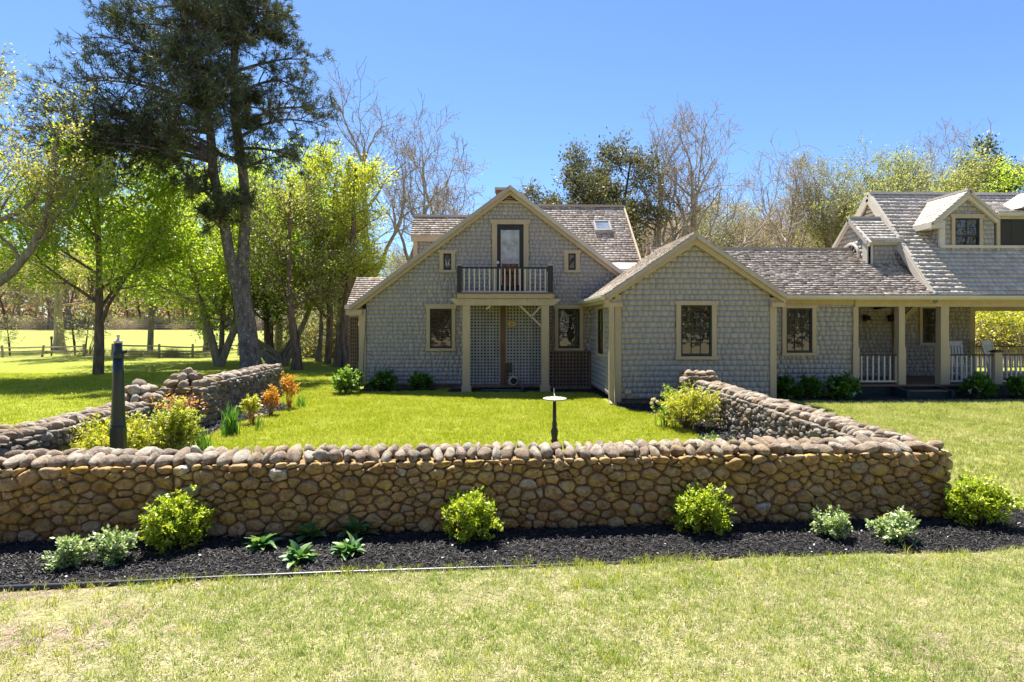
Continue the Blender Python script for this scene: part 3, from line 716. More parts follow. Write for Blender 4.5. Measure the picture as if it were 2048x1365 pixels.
shB = shingles(Fr((0, YG - .03, 0), X3, Z3), polyBs, .136, (.09, .21), .015, rg, [(wg[0], wg[1], wg[2], wg[3])])
big = sorted(range(len(shB)), key=lambda i: -np.linalg.norm(shB[i][1] - shB[i][0]))[:300]; bs = set(big)
for i, s_ in enumerate(shB):
    if i in bs:
        c = s_.mean(0); me = np_mesh('wall_shingle', s_ - c, np.array(SHF), M['shingle']); link('wall_shingle', me, wallB, tuple(c))
    else: rest.append(s_)
window(house, Fr((0, YG - .03, 0), X3, Z3), wg[0], wg[1], wg[2], wg[3], tw=.115, grid=(3, 2), lab='dark sash window in the front gable', headh=.1)
mb = MB(); mb.box(BL + .02, BR - .02, YG, YG + .2, -.05, .12); mb.build('foundation', M['found'], house)
mb = MB(); mb.box(BL - .03, BL + .13, YG - .07, YG, .06, zB(BL) - .2); mb.build('corner_board', M['trim'], house)
mb = MB(); mb.box(BR - .14, BR + .02, YG - .07, YG + .0, .06, zB(BR) - .2); mb.build('corner_board', M['trim'], house)
for sgn, ex, ez in ((-1, le[0], le[2]), (1, re[0], re[2])):
    rk = MB()
    rk.prism([(BX, YG - .17, BZ - .05), (ex, YG - .17, ez - .05), (ex, YG - .17, ez - .21), (BX, YG - .17, BZ - .27)], (0, .1, 0))
    rk.prism([(BX, YG - .23, BZ - .02), (ex, YG - .23, ez - .02), (ex, YG - .23, ez - .09), (BX, YG - .23, BZ - .1)], (0, .06, 0))
    xw = BL - .02 if sgn < 0 else BR + .02
    rk.box(min(ex - .0, xw + .17 * -sgn), max(ex + .0, xw + .17 * -sgn), YG - .165, YG - .02, ez - .30, ez - .19)
    rk.build('rake_board', M['trim'], house)
mb = MB(); mb.bar((BX, YG - .25, BZ - .005), (BX, 19.2, BZ - .005), (0, 0, 1), .06, .13); mb.prism([(BX - .06, YG - .262, BZ - .1), (BX + .06, YG - .262, BZ - .1), (BX + .06, YG - .262, BZ + .0), (BX, YG - .262, BZ + .03), (BX - .06, YG - .262, BZ + .0)], (0, .012, 0)); mb.build('ridge_cap', M['roof_old'], house)
# roof slopes of the front gable (run back into the connector)
ls = math.hypot(BX - le[0], BZ - le[2])
frl = Fr((le[0], 19.6, le[2]), (0, -1, 0), (BX - le[0], 0, BZ - le[2]))          # left slope: u runs to the front
pl = [(1.2, 0), (19.6 - YG + .26, 0), (19.6 - YG + .26, ls), (1.2, ls)]
sheet('roof', frl, pl, M['roof_old'], house, -.1, -.004); roof_old += shingles(frl, pl, .127, (.09, .2), .02, rg, (), .012, .008, False)
frr = Fr((re[0], YG - .26, re[2]), (0, 1, 0), (BX - re[0], 0, BZ - re[2])); ls2 = math.hypot(BX - re[0], BZ - re[2])
pl = [(0, 0), (3.9, 0), (3.9, ls2), (0, ls2)]
sheet('roof', frr, pl, M['roof_old'], house, -.1, -.004); roof_old += shingles(frr, pl, .127, (.09, .2), .02, rg, (), .012, .008, False)
# left side wall of the wing, its window, gutter and downspout
frS = Fr((BL, YA, 0), (0, -1, 0), Z3)      # u from the main wall towards the camera, normal -X
LS = YA - YG; zt_ = le[2] - .12
sheet('wall', frS, [(0, .1), (LS, .1), (LS, zt_), (0, zt_)], M['wall_backing'], house, -.1, -.03)
frS2 = Fr((BL - .03 + .03, YA, 0), (0, -1, 0), Z3)
def uS(px): # distance along the side wall seen at pixel column px
    r = ray(px, 700); t = BL / r[0]; return YA - t * r[1]
ua, ub = uS(1196), uS(1211); zw0 = HC - (708 - YH) / F * (YA - (ua + ub) / 2); zw1 = HC - (618 - YH) / F * (YA - (ua + ub) / 2)
rest += shingles(frS2, [(0, .14), (LS - .05, .14), (LS - .05, zt_), (0, zt_)], .136, (.09, .21), .015, rg, [(ua, ub, zw0, zw1)])
window(house, frS2, ua, ub, zw0, zw1, tw=.1, grid=(2, 2), lab='narrow-looking side window of the wing', headh=.08)
mb = MB(); mb.prism([(le[0] - .1, YG - .2, le[2] - .0), (le[0] - .1, YG - .2, le[2] - .06), (le[0] - .06, YG - .2, le[2] - .12), (le[0] + .02, YG - .2, le[2] - .12), (le[0] + .04, YG - .2, le[2] - .0)], (0, YA - YG + .1, 0)); mb.build('gutter', M['trim_pale'], house)
mb = MB(); mb.prism([(le[0] + .02, YG - .1, le[2] - .1), (le[0] + .02, YG - .1, le[2] - .2), (BL, YG - .1, le[2] - .2), (BL, YG - .1, le[2] - .1)], (0, YA - YG, 0)); mb.build('soffit', M['trim'], house)
xd = at(1222.5, 700, YG - .12)[0]
mb = MB(); mb.bar((xd - .16, YG - .16, le[2] - .12), (xd, YG - .1, le[2] - .32), (0, 1, 0), .09, .11); mb.box(xd - .06, xd + .06, YG - .17, YG - .08, .08, le[2] - .3); mb.bar((xd, YG - .12, .12), (xd - .02, YG - .3, .03), (0, 0, 1), .08, .1); mb.build('downspout', M['trim'], house)
mb = MB(); q = rect(1248, 1262, 777, 788, YG); mb.box(q[0], q[1], YG - .11, YG - .03, q[2], q[3]); ob = mb.build('outlet_box', M['outlet'], house)
mb = MB(); w_ = (q[1] - q[0]); mb.box(q[0] + w_ * .2, q[0] + w_ * .42, YG - .125, YG - .11, q[2] + .03, q[3] - .03); mb.box(q[0] + w_ * .58, q[0] + w_ * .8, YG - .125, YG - .11, q[2] + .03, q[3] - .03); mb.build('outlet_cover', M['trim_pale'], ob)

# --- connector
YC = 16.3
ev = at(1600, 590, YC - .32); CZ = ev[2]; RY = 18.3; RZ = at(1560, 499, RY)[2]
CXR = 12.35
fr, o = slope_roof('roof', 4.9, CXR + .1, YC - .32, CZ, RY, RZ, M['roof_old'], roof_old, .12, (.08, .19), .03, None, .035, .02)
o['label'] = 'low weathered roof joining the two buildings'
mb = MB(); mb.prism([(4.8, RY, RZ), (4.8, RY + 2.3, CZ), (4.8, RY + 2.3, CZ - .1), (4.8, RY, RZ - .1)], (7.6, 0, 0)); mb.build('roof', M['roof_old'], house)
mb = MB(); mb.box(4.9, CXR, RY - .07, RY + .07, RZ - .02, RZ + .05); mb.build('ridge_cap', M['roof_old'], house)
GE = 22.0
mb = MB(); mb.prism([(re[0] - .05, YC - .42, CZ - .02), (re[0] - .05, YC - .42, CZ - .08), (re[0] - .05, YC - .38, CZ - .13), (re[0] - .05, YC - .28, CZ - .13), (re[0] - .05, YC - .28, CZ - .02)], (GE - re[0], 0, 0)); mb.build('gutter', M['trim_pale'], house)
zfr = at(1700, 609, YC)[2]; zfb = at(1640, 606, YC)[2]
mb = MB(); mb.box(BR, at(1709, 700, YC)[0], YC - .06, YC - .0, zfb - .06, CZ - .1); mb.box(BR, GE, YC - .28, YC - .0, CZ - .12, CZ - .09); mb.build('frieze', M['trim'], house)
xw0, xw1 = BR - .2, at(1708, 700, YC)[0]
frC = Fr((0, YC - .03, 0), X3, Z3)
sheet('wall', Fr((0, YC, 0), X3, Z3), [(xw0, .08), (xw1, .08), (xw1, CZ - .1), (xw0, CZ - .1)], M['wall_backing'], house, -.15, -.03)
wc = rect(1562, 1630, 617, 706, YC)
rest += shingles(frC, [(xw0, .1), (xw1, .1), (xw1, zfb - .05), (xw0, zfb - .05)], .131, (.09, .21), .015, rg, [(wc[0], wc[1], wc[2], wc[3])])
window(house, frC, wc[0], wc[1], wc[2], wc[3], tw=.115, grid=(3, 2), lab='six-over-six window between the gable and the porch', headh=.1)

# --- porch
fz = at(1760, 769, YC)[2]
mb = MB(); mb.box(xw1, GE, YC - .12, 19.6, fz - .05, fz); porch = mb.build('porch', M['deck'], house)
mb = MB(); mb.box(xw1 - .02, GE, YC - .06, YC - .02, 0.0, fz - .05); mb.build('skirt', M['skirt'], porch)
bt, bb = CZ - .1, at(1760, 614, YC)[2]
mb = MB(); mb.box(xw1 - .02, GE, YC - .09, YC + .1, bb, bt); mb.build('beam', M['trim'], porch)
mb = MB(); mb.box(xw1, GE, YC + .1, 19.5, bb + .16, bb + .2); mb.build('ceiling', M['ceiling'], porch)
def pcol(p0, p1, wide=0):
    q = rect(p0, p1, 614, 768, YC - .09); zc = at(1800, 695, YC)[2]; w = q[1] - q[0]
    mb = MB(); mb.box(q[0], q[1], YC - .09, YC + .1, fz, bb - .002); c_ = mb.build('column', M['trim'], porch)
    mb = MB(); mb.box(q[0] - .018, q[1] + .018, YC - .11, YC + .12, fz, zc); mb.build('column_sleeve', M['trim'], c_)
    return q
pc = [pcol(1707, 1717), pcol(1798, 1810), pcol(1882, 1898)]
pc.append(pcol(2120, 2136))
# back of the porch
YP = 18.9
xb = at(1938, 700, YP)[0]
frP = Fr((0, YP, 0), X3, Z3)
sheet('wall', frP, [(xw1 - .3, fz), (xb, fz), (xb, bb + .16), (xw1 - .3, bb + .16)], M['wall_backing'], porch, -.1, -.03)
wp = rect(1836, 1888, 617, 686, YP)
shp = shingles(Fr((0, YP - .03, 0), X3, Z3), [(xw1 - .3, fz), (xb, fz), (xb, bb + .16), (xw1 - .3, bb + .16)], .13, (.09, .21), .015, rg, [wp])
shingles_join('porch_shingles', shp, M['shingle'], porch)
window(house, Fr((0, YP - .03, 0), X3, Z3), wp[0], wp[1], wp[2], wp[3], tw=.1, grid=(3, 2), lab='window on the back wall of the porch')
mb = MB(); mb.box(xw1 - .1, xw1 - .02, YC + .0, YP, fz, bb + .16); mb.build('wall', M['pwall'], porch)
for px in (1729, 1779):
    c = at(px, 637, YP - .03); mb = MB(); mb.box(c[0] - .07, c[0] + .07, YP - .06, YP - .03, c[2] - .11, c[2] + .11); mb.box(c[0] - .03, c[0] + .03, YP - .16, YP - .06, c[2] - .03, c[2] + .0); mb.lathe([(.045, 0), (.11, .02), (.09, .12), (.03, .16)], (c[0], YP - .18, c[2] - .07), 10); mb.build('wall_lamp', M['dark_paint'], porch)
q = rect(1787, 1795, 640, 765, YP - .1); mb = MB(); mb.box(q[0], q[1], YP - .16, YP - .05, fz, bb + .16); mb.build('post', M['trim'], porch)
mb = MB(); mb.bar(at(1797, 648, YP - .3), at(1838, 606, YP - .3), (1, 0, 1), .14, .1); mb.build('brace', M['trim'], porch)
q = rect(1938, 1948, 615, 768, YP); mb = MB(); mb.box(q[0], q[1], YP - .05, YP + .1, fz, bb + .16); mb.box(q[1], GE, YP + .4, YP + .5, at(2000, 622, YP)[2], bb + .16); mb.build('post', M['trim'], porch)
q = rect(1836, 1841, 726, 729, YP - .03); mb = MB(); mb.box(q[0], q[1] + .0, YP - .045, YP - .03, q[2], q[3] + .02); mb.build('outlet_box', M['white'], porch)
def rail(p0, p1, Y, pt, pb, nb, name='railing', top='dark_paint', bal='trim_pale', xr=None):
    x0 = at(p0, 700, Y)[0]; x1 = xr if xr else at(p1, 700, Y)[0]; zt = at(1800, pt, Y)[2]; zb = at(1800, pb, Y)[2]
    mb = MB(); mb.box(x0, x1, Y - .04, Y + .04, zt - .04, zt); r = mb.build(name, M[top], porch)
    mb = MB(); mb.box(x0, x1, Y - .03, Y + .03, zb - .02, zb + .025); mb.build('bottom_rail', M[bal], r)
    for k in range(nb):
        x = x0 + (x1 - x0) * (k + .5) / nb; mb = MB(); mb.box(x - .018, x + .018, Y - .018, Y + .018, zb + .025, zt - .04); mb.build('baluster', M[bal], r)
    return r
rail(1717, 1797, YC, 709, 763, 7)
rail(1899, 1985, YC, 709, 763, 9); rail(1999, 2110, YC, 709, 763, 12)
q = rect(1985, 1999, 705, 768, YC); mb = MB(); mb.box(q[0], q[1], YC - .09, YC + .07, fz, q[3]); np_ = mb.build('newel_post', M['trim'], porch)
mb = MB(); mb.box(q[0] - .03, q[1] + .03, YC - .12, YC + .1, q[3], q[3] + .03); mb.prism([(q[0] - .02, YC - .11, q[3] + .03), (q[1] + .02, YC - .11, q[3] + .03), ((q[0] + q[1]) / 2 + .03, YC - .11, q[3] + .07), ((q[0] + q[1]) / 2 - .03, YC - .11, q[3] + .07)], (0, .2, 0)); mb.build('post_cap', M['dark_paint'], np_)
rail(1946, 1990, 20.6, 692, 735, 9, bal='trim'); rail(1996, 2048, 20.6, 692, 735, 10, bal='trim')
mb = MB(); mb.box(xb, GE, 19.6, 20.8, fz - .05, fz); mb.build('deck', M['lattice'], porch)
# steps
s0, s1 = at(1812, 790, 15.8)[0], at(1893, 790, 15.8)[0]
mb = MB(); mb.box(s0, s1, 15.72, 16.18, .0, .17); st = mb.build('steps', M['skirt'], porch)
for x in (s0 - .1, s1):
    mb = MB(); mb.prism([(x, 16.18, .0), (x, 16.18, fz - .05), (x, 16.08, fz - .05), (x, 15.62, .2), (x, 15.62, 0)], (.1, 0, 0)); mb.build('stringer', M['skirt'], st)
mb = MB(); mb.box(s0 + .02, s1 - .02, 15.70, 15.98, .171, .20); mb.build('tread', M['deck'], st)

# --- tall roof with the dormers
CY = 18.9; cr = at(1736, 388, CY); CXL = cr[0]; CRZ = cr[2]; cev = CZ + .02
fr, o = slope_roof('roof', CXL, GE, YC - .33, cev, CY, CRZ, M['roof_new'], roof_new, .165, (.1, .24), .03, None, .008, .004)
o['label'] = 'steep silver shingled roof with dormers'; SC = (CRZ - cev) / (CY - YC + .33)
mb = MB(); mb.prism([(CXL, CY, CRZ), (CXL, 22.6, cev), (CXL, 22.6, cev - .1), (CXL, CY, CRZ - .1)], (GE - CXL, 0, 0)); mb.build('roof', M['roof_new'], house)
mb = MB(); mb.box(CXL, GE, CY - .07, CY + .07, CRZ - .02, CRZ + .06); mb.build('ridge_cap', M['roof_new'], house)
mb = MB(); mb.bar((CXL + .03, YC - .3, cev - .03), (CXL + .03, CY, CRZ - .03), (0, -.7, .7), .12, .1); mb.bar((CXL + .03, 22.5, cev - .03), (CXL + .03, CY, CRZ - .03), (0, .7, .7), .14, .1); mb.build('rake_board', M['trim_pale'], house)
mb = MB(); mb.bar((CXL - .01, YC - .24, cev - .13), (CXL - .01, CY, CRZ - .15), (0, -.7, .7), .2, .05); mb.bar((CXL - .01, 22.4, cev - .13), (CXL - .01, CY, CRZ - .15), (0, .7, .7), .2, .05); mb.build('rake_board', M['trim_pale'], house)
GXW = CXL + .14
frG = Fr((GXW, 22.6, 0), (0, -1, 0), Z3)
zg = lambda y: CRZ - .15 - SC * abs(y - CY)
pg = [(22.6 - 22.4, CZ - .2), (22.6 - YC + .2, CZ - .2), (22.6 - YC + .2, zg(YC - .2)), (22.6 - CY, CRZ - .15), (.2, zg(22.4))]
sheet('wall', frG, pg, M['shingle'], house, -.1, -.02); rest += shingles(frG, pg, .14, (.09, .22), .016, rg)
mb = MB()
for k in range(5):
    z = CRZ - .95 + k * .12; hw = (CRZ - .3 - z) / SC * .85; mb.box(GXW - .06, GXW - .02, CY - hw, CY + hw, z, z + .07)
mb.box(GXW - .07, GXW - .015, CY - .85, CY + .85, CRZ - 1.07, CRZ - .97); mb.build('gable_vent', M['trim_pale'], house)
# small side dormer with the fan window
DY = 18.3; rd = at(1703, 437, DY); DXL = rd[0]; DRZ = rd[2]; YD = 17.5; de = at(1738, 476, YD)
Sd = (DRZ - de[2]) / (DY - YD)
fr, o = slope_roof('roof', DXL - .1, GXW + .1, YD - .15, DRZ - Sd * (DY - YD + .15), DY, DRZ, M['roof_new'], roof_new, .14, (.1, .22), .02); o['label'] = 'small side dormer roof'
mb = MB(); mb.prism([(DXL - .1, DY, DRZ), (DXL - .1, DY + 1.0, DRZ - Sd), (DXL - .1, DY + 1.0, DRZ - Sd - .1), (DXL - .1, DY, DRZ - .1)], (GXW - DXL, 0, 0)); mb.box(DXL - .1, GXW, DY - .06, DY + .06, DRZ - .02, DRZ + .05); mb.build('roof', M['roof_new'], house)
frd = Fr((0, YD, 0), X3, Z3); zb_ = CZ + .85
rest += shingles(frd, [(DXL + .1, zb_), (GXW, zb_), (GXW, de[2] - .12), (DXL + .1, de[2] - .12)], .14, (.09, .2), .015, rg)
sheet('wall', frd, [(DXL, zb_ - .3), (GXW, zb_ - .3), (GXW, de[2] - .05), (DXL, de[2] - .05)], M['wall_backing'], house, -.06, -.002)
frf = Fr((DXL, DY + .85, 0), (0, -1, 0), Z3)
pf = [(0, zb_ - .2), (1.7, zb_ - .2), (1.7, de[2] - .08), (.85, DRZ - .1), (0, de[2] - .08)]
sheet('wall', frf, pf, M['wall_backing'], house, -.06, -.002); rest += shingles(frf, pf, .14, (.09, .2), .015, rg)
mb = MB(); mb.box(DXL - .05, DXL + .13, YD - .05, YD + .17, zb_ - .3, de[2] - .1); mb.box(DXL - .03, GXW, YD - .1, YD - .02, de[2] - .16, de[2] - .03)
mb.bar((DXL - .06, YD - .2, de[2] - .22), (DXL - .06, DY, DRZ - .1), (0, -.6, .7), .16, .06); mb.bar((DXL - .06, DY + 1, de[2] - .22), (DXL - .06, DY, DRZ - .1), (0, .6, .7), .16, .06); mb.build('dormer_trim', M['trim_pale'], house)
# fan window: half disc, rim, spokes
zc0 = at(1700, 518, DY)[2]; Rf = .42
mb = MB(); pts = [(DXL - .03, DY + Rf * math.cos(t), zc0 + Rf * math.sin(t)) for t in np.linspace(0, math.pi, 17)]
fan = MB(); fan.prism(pts, (.02, 0, 0)); fano = fan.build('fan_window', M['glass'], house); fano['label'] = 'half-round fan window in the side dormer'
mb = MB(); mb.tube([(DXL - .045, DY + (Rf + .03) * math.cos(t), zc0 + (Rf + .03) * math.sin(t)) for t in np.linspace(0, math.pi, 17)], .045, 6); mb.box(DXL - .09, DXL - .01, DY - Rf - .08, DY + Rf + .08, zc0 - .09, zc0); mb.build('casing', M['trim_pale'], fano)
for t in np.linspace(.35, math.pi - .35, 6):
    mb = MB(); mb.bar((DXL - .045, DY, zc0), (DXL - .045, DY + Rf * math.cos(t), zc0 + Rf * math.sin(t)), (1, 0, 0), .03, .028); mb.build('spoke', M['trim_pale'], fano)
# front gabled dormer
YF = 17.2; fa = at(1937, 381, YF - .15); fl = at(1862, 446, YF - .15); fc = at(1877, 440, YF); fv = at(1986, 432, YF)
Sf = (fa[2] - fl[2]) / (fa[0] - fl[0]); FX, FZ = fa[0], fa[2]
zroof = lambda y: cev + SC * (y - YC + .33)
frF = Fr((0, YF, 0), X3, Z3); zbot = zroof(YF) + .02
DL, DR = fc[0], fv[0]
pf = [(DL, zbot), (DR, zbot), (DR, FZ - .12 - Sf * (DR - FX)), (FX, FZ - .12), (DL, FZ - .12 - Sf * (FX - DL))]
sheet('wall', frF, pf, M['wall_backing'], house, -.1, -.03)
wf = rect(1900, 1962, 438, 507, YF)
rest += shingles(Fr((0, YF - .03, 0), X3, Z3), pf, .135, (.09, .2), .015, rg, [wf])
window(house, Fr((0, YF - .03, 0), X3, Z3), wf[0], wf[1], wf[2], wf[3], tw=.1, grid=(2, 2), lab='sash window in the gabled dormer', sill=False)
mb = MB(); mb.box(DL - .02, DL + .15, YF - .07, YF, zbot, FZ - .2 - Sf * (FX - DL)); mb.box(DL, GE, YF - .1, YF - .0, zbot - .02, zbot + .06)
ex2 = DR + .02
for (ex, sg_) in ((fl[0], -1), (ex2, 1)):
    ez = FZ - Sf * abs(ex - FX)
    mb.prism([(FX, YF - .15, FZ - .03), (ex, YF - .15, ez - .03), (ex, YF - .15, ez - .2), (FX, YF - .15, FZ - .24)], (0, .09, 0)); mb.prism([(FX, YF - .2, FZ - .01), (ex, YF - .2, ez - .01), (ex, YF - .2, ez - .08), (FX, YF - .2, FZ - .09)], (0, .05, 0))
mb.build('dormer_trim', M['trim_pale'], house)
yr = lambda z: (z - cev) / SC + YC - .33      # where a height meets the big roof
ezl = fl[2]
lf = math.hypot(FX - fl[0], FZ - fl[2])
frl = Fr((fl[0], yr(ezl) + .05, ezl), (0, -1, 0), (FX - fl[0], 0, FZ - ezl))
u1 = yr(ezl) + .05 - (YF - .22); pl = [(0, 0), (u1, 0), (u1, lf), (-(yr(FZ) - yr(ezl)), lf)]
sheet('roof', frl, pl, M['roof_new'], house, -.09, -.004); roof_new += shingles(frl, pl, .14, (.1, .22), .02, rg)
mb = MB(); mb.prism([(FX, YF - .22, FZ), (ex2, YF - .22, FZ - Sf * (ex2 - FX)), (ex2, YF - .22, FZ - Sf * (ex2 - FX) - .1), (FX, YF - .22, FZ - .1)], (0, yr(FZ) - YF + .2, 0)); mb.build('roof', M['roof_new'], house)
mb = MB(); mb.bar((FX, YF - .22, FZ + .01), (FX, yr(FZ), FZ + .01), (0, 0, 1), .06, .16); mb.build('ridge_cap', M['roof_new'], house)
frk = Fr((DL, yr(FZ), 0), (0, -1, 0), Z3); kz = FZ - .14 - Sf * (FX - DL)
pk = [(yr(FZ) - YF, zbot), (yr(FZ) - YF, kz), (yr(FZ) - yr(kz), kz)]
sheet('wall', frk, pk, M['wall_backing'], house, -.08, -.002); rest += shingles(frk, pk, .135, (.09, .2), .015, rg)
mb = MB(); mb.prism([(fl[0] - .03, YF - .2, ezl), (fl[0] - .03, YF - .2, ezl - .16), (DL + .02, YF - .2, ezl - .16), (DL + .02, YF - .2, ezl)], (0, yr(ezl) - YF + .15, 0)); mb.build('soffit', M['trim_pale'], house)
# shed dormer with the band of windows to the right
SX0 = DR; zs1 = at(2010, 431, YF)[2]; zs0 = zbot
mb = MB(); mb.box(SX0, GE, YF - .04, YF + .05, zs0, zs1); mb.build('wall', M['wall_backing'], house)
for (a, b) in ((1989, 2098), (2098, 2200)):
    q = rect(a, b, 440, 508, YF); window(house, Fr((0, YF - .04, 0), X3, Z3), q[0], q[1], q[2], q[3], tw=.1, grid=(4, 3), double=False, sill=False, flare=False, headh=.08, lab='wide window of the shed dormer')
yz = CY - .35
fr, o = slope_roof('roof', SX0, GE, YF - .2, zs1 + .06, yz, zroof(yz) + .05, M['roof_new'], roof_new, .165, (.1, .24), .022); o['label'] = 'low shed dormer roof'
mb = MB(); mb.box(SX0, GE, YF - .2, YF - .04, zs1 - .02, zs1 + .05); mb.build('dormer_trim', M['trim_pale'], house)
g2 = at(2031, 416, YF)
mb = MB(); mb.prism([(g2[0], YF - .2, g2[2] - .03), (g2[0] + 1.0, YF - .2, g2[2] + .62), (g2[0] + 2.0, YF - .2, g2[2] - .03)], (0, 1.2, 0)); mb.build('roof', M['roof_new'], house)
# all remaining shingles
shingles_join('wall_shingles', rest, M['shingle'], house)
shingles_join('weathered_roof_shingles', roof_old, M['roof_old'], house)
def seen(s_):
    c = s_[:2].mean(0); return np.linalg.norm(s_[1] - s_[0]) / c[1] * (1 if CXL - .2 < c[0] < at(2050, 500, c[1])[0] and c[1] < CY else 0)
order = sorted(range(len(roof_new)), key=lambda i: -seen(roof_new[i])); top_ = set(order[:300]); big_roof = [o_ for o_ in house.children if o_.get('label') == 'steep silver shingled roof with dormers'][0]
for i in top_:
    c = roof_new[i].mean(0); link('roof_shingle', np_mesh('roof_shingle', roof_new[i] - c, np.array(SHF), M['roof_new']), big_roof, tuple(c))
shingles_join('silver_roof_shingles', [q for i, q in enumerate(roof_new) if i not in top_], M['roof_new'], house)

# ------------------------------------------------------------------ stone walls: every stone a piece
def clip(poly, n, d):
    """keep n.p <= d"""
    out = []
    for a, b in zip(poly, poly[1:] + poly[:1]):
        da, db = a[0] * n[0] + a[1] * n[1] - d, b[0] * n[0] + b[1] * n[1] - d
        if da <= 0: out.append(a)
        if (da > 0) != (db > 0):
            t = da / (da - db); out.append((a[0] + (b[0] - a[0]) * t, a[1] + (b[1] - a[1]) * t))
    return out
def stone_cells(L, H, rmin, rmax, rng, asp=.68, bias=1.6):
    """power diagram of random discs in a stretched rectangle -> list of polygons (u, v)"""
    W_ = L * asp; P = []; R = []
    for tr in range(14000):
        r = rmin + (rmax - rmin) * rng.random() ** bias * (1 - .6 * tr / 14000) if tr > 300 else rmax * rng.uniform(.7, 1)
        p = (rng.random() * W_, rng.random() * H)
        if P:
            d = np.hypot(np.array(P)[:, 0] - p[0], np.array(P)[:, 1] - p[1]) if len(P) < 4 else np.hypot(A[:len(P), 0] - p[0], A[:len(P), 1] - p[1])
            if (d < .9 * (np.array(R) + r)).any(): continue
        P.append(p); R.append(r)
        if len(P) == 4: A = np.zeros((20000, 2)); A[:4] = P
        elif len(P) > 4: A[len(P) - 1] = p
    P = np.array(P); R = np.array(R); cells = []
    for i in range(len(P)):
        d = np.hypot(*(P - P[i]).T); nb = np.argsort(d)[1:16]
        poly = [(0, 0), (W_, 0), (W_, H), (0, H)]
        for j in nb:
            n = P[j] - P[i]; c = (P[j].dot(P[j]) - R[j] ** 2 - P[i].dot(P[i]) + R[i] ** 2) / 2
            poly = clip(poly, n, c)
            if len(poly) < 3: break
        if len(poly) >= 3: cells.append(np.array(poly) / np.array([asp, 1.0]))
    return cells
def chaikin(p, n=1):
    for _ in range(n):
        q = np.roll(p, -1, 0); p = np.stack([p * .78 + q * .22, p * .22 + q * .78], 1).reshape(-1, 2)
    return p
def area(p): q = np.roll(p, -1, 0); return .5 * abs((p[:, 0] * q[:, 1] - q[:, 0] * p[:, 1]).sum())
def stone_geo(fr, cell, rng, gap=.007, bulge=.055):
    c = cell.mean(0); s = math.sqrt(area(cell))
    p = cell + rng.normal(0, .004, cell.shape); p = c + (p - c) * (1 - 2 * gap / s)
    # merge very short edges, then round
    p = chaikin(p, 2 if s > .09 else 1); n = len(p); p = p + rng.normal(0, .0022, p.shape)
    tilt = rng.normal(0, .17, 2); b = bulge * rng.uniform(.7, 1.3) * min(1.25, s / .13); base = rng.normal(0, .006)
    V = []
    for k, (sc, h) in enumerate(((1.0, -.6), (1.0, .2), (.92, .72), (.74, .95), (.4, 1.0))):
        q = c + (p - c) * sc
        hh = b * h + base + (q - c) @ tilt * (h > 0) + rng.normal(0, .0055, n) * (k > 1)
        for (u, v), w in zip(q, hh): V.append(fr.p(u, v, w))
    V.append(fr.p(c[0], c[1], b * 1.02 + base))
    V = np.array(V); i = np.arange(n); j = (i + 1) % n
    Q = np.concatenate([np.stack([k * n + i, k * n + j, (k + 1) * n + j, (k + 1) * n + i], 1) for k in range(4)])
    T = np.stack([4 * n + i, 4 * n + j, np.full(n, 5 * n)], 1)
    return V, Q, T
def ico(seed, sub=2, rough=.13):
    """an irregular boulder of unit size"""
    import bmesh
    bm = bmesh.new(); bmesh.ops.create_icosphere(bm, subdivisions=sub, radius=.5)
    r = np.random.default_rng(seed); D = r.normal(0, 1, (9, 3)); D /= np.linalg.norm(D, axis=1, keepdims=True); O = r.uniform(.25, .42, 9)
    for v in bm.verts:
        p = np.array(v.co); 
        for d, o in zip(D, O):          # flattened sides
            e = p.dot(d) - o
            if e > 0: p = p - d * e * .92
        p = p * (1 + rough * .35 * math.sin(p[0] * 7 + seed) * math.sin(p[1] * 6 + 2 * seed) + r.normal(0, .008))
        v.co = p
    me = bpy.data.meshes.new('stone'); bm.to_mesh(me); bm.free()
    for f in me.polygons: f.use_smooth = True
    return me
BOULD = {k: [] for k in ('stone_cap', 'stone_side', 'stone')}
for k in BOULD:
    for s_ in range(14):
        me = ico(s_ + 11); me.materials.append(M[k]); BOULD[k].append(me)
def boulder(parent, name, loc, size, rng, mat='stone_cap', rz=None, rot=None):
    o = bpy.data.objects.new(name, BOULD[mat][rng.integers(14)]); COL.objects.link(o); o.parent = parent
    o.location = Vector(tuple(loc)) - world_loc(parent); o.scale = tuple(float(x) for x in size)
    o.rotation_euler = rot if rot is not None else (rng.normal(0, .2), rng.normal(0, .12), (rz if rz is not None else rng.uniform(0, 6.28)))
    return o
def face_stones(wall, fr, L, H, rmin, rmax, rng, mat, limit, gap=.005, bulge=.055, weight=None):
    cells = [c for c in stone_cells(L, H, rmin, rmax, rng) if area(c) > .0016]
    key = (lambda c: area(c) * (weight(c.mean(0)[0]) if weight else 1))
    cells.sort(key=key, reverse=True); VV = []; QQ = []; TT = []; base = 0
    for i, c in enumerate(cells):
        V, Q, T = stone_geo(fr, c, rng, gap, bulge)
        if i < limit:
            m0 = V[-1]; link('stone', np_mesh('stone', V - m0, [Q, T], M[mat], True), wall, tuple(m0))
        else: VV.append(V); QQ.append(Q + base); TT.append(T + base); base += len(V)
    if VV: tag(link('small_stones', np_mesh('small_stones', np.concatenate(VV), [np.concatenate(QQ), np.concatenate(TT)], M[mat], True), wall, (0, 0, 0)), kind='stuff')
    return len(cells)
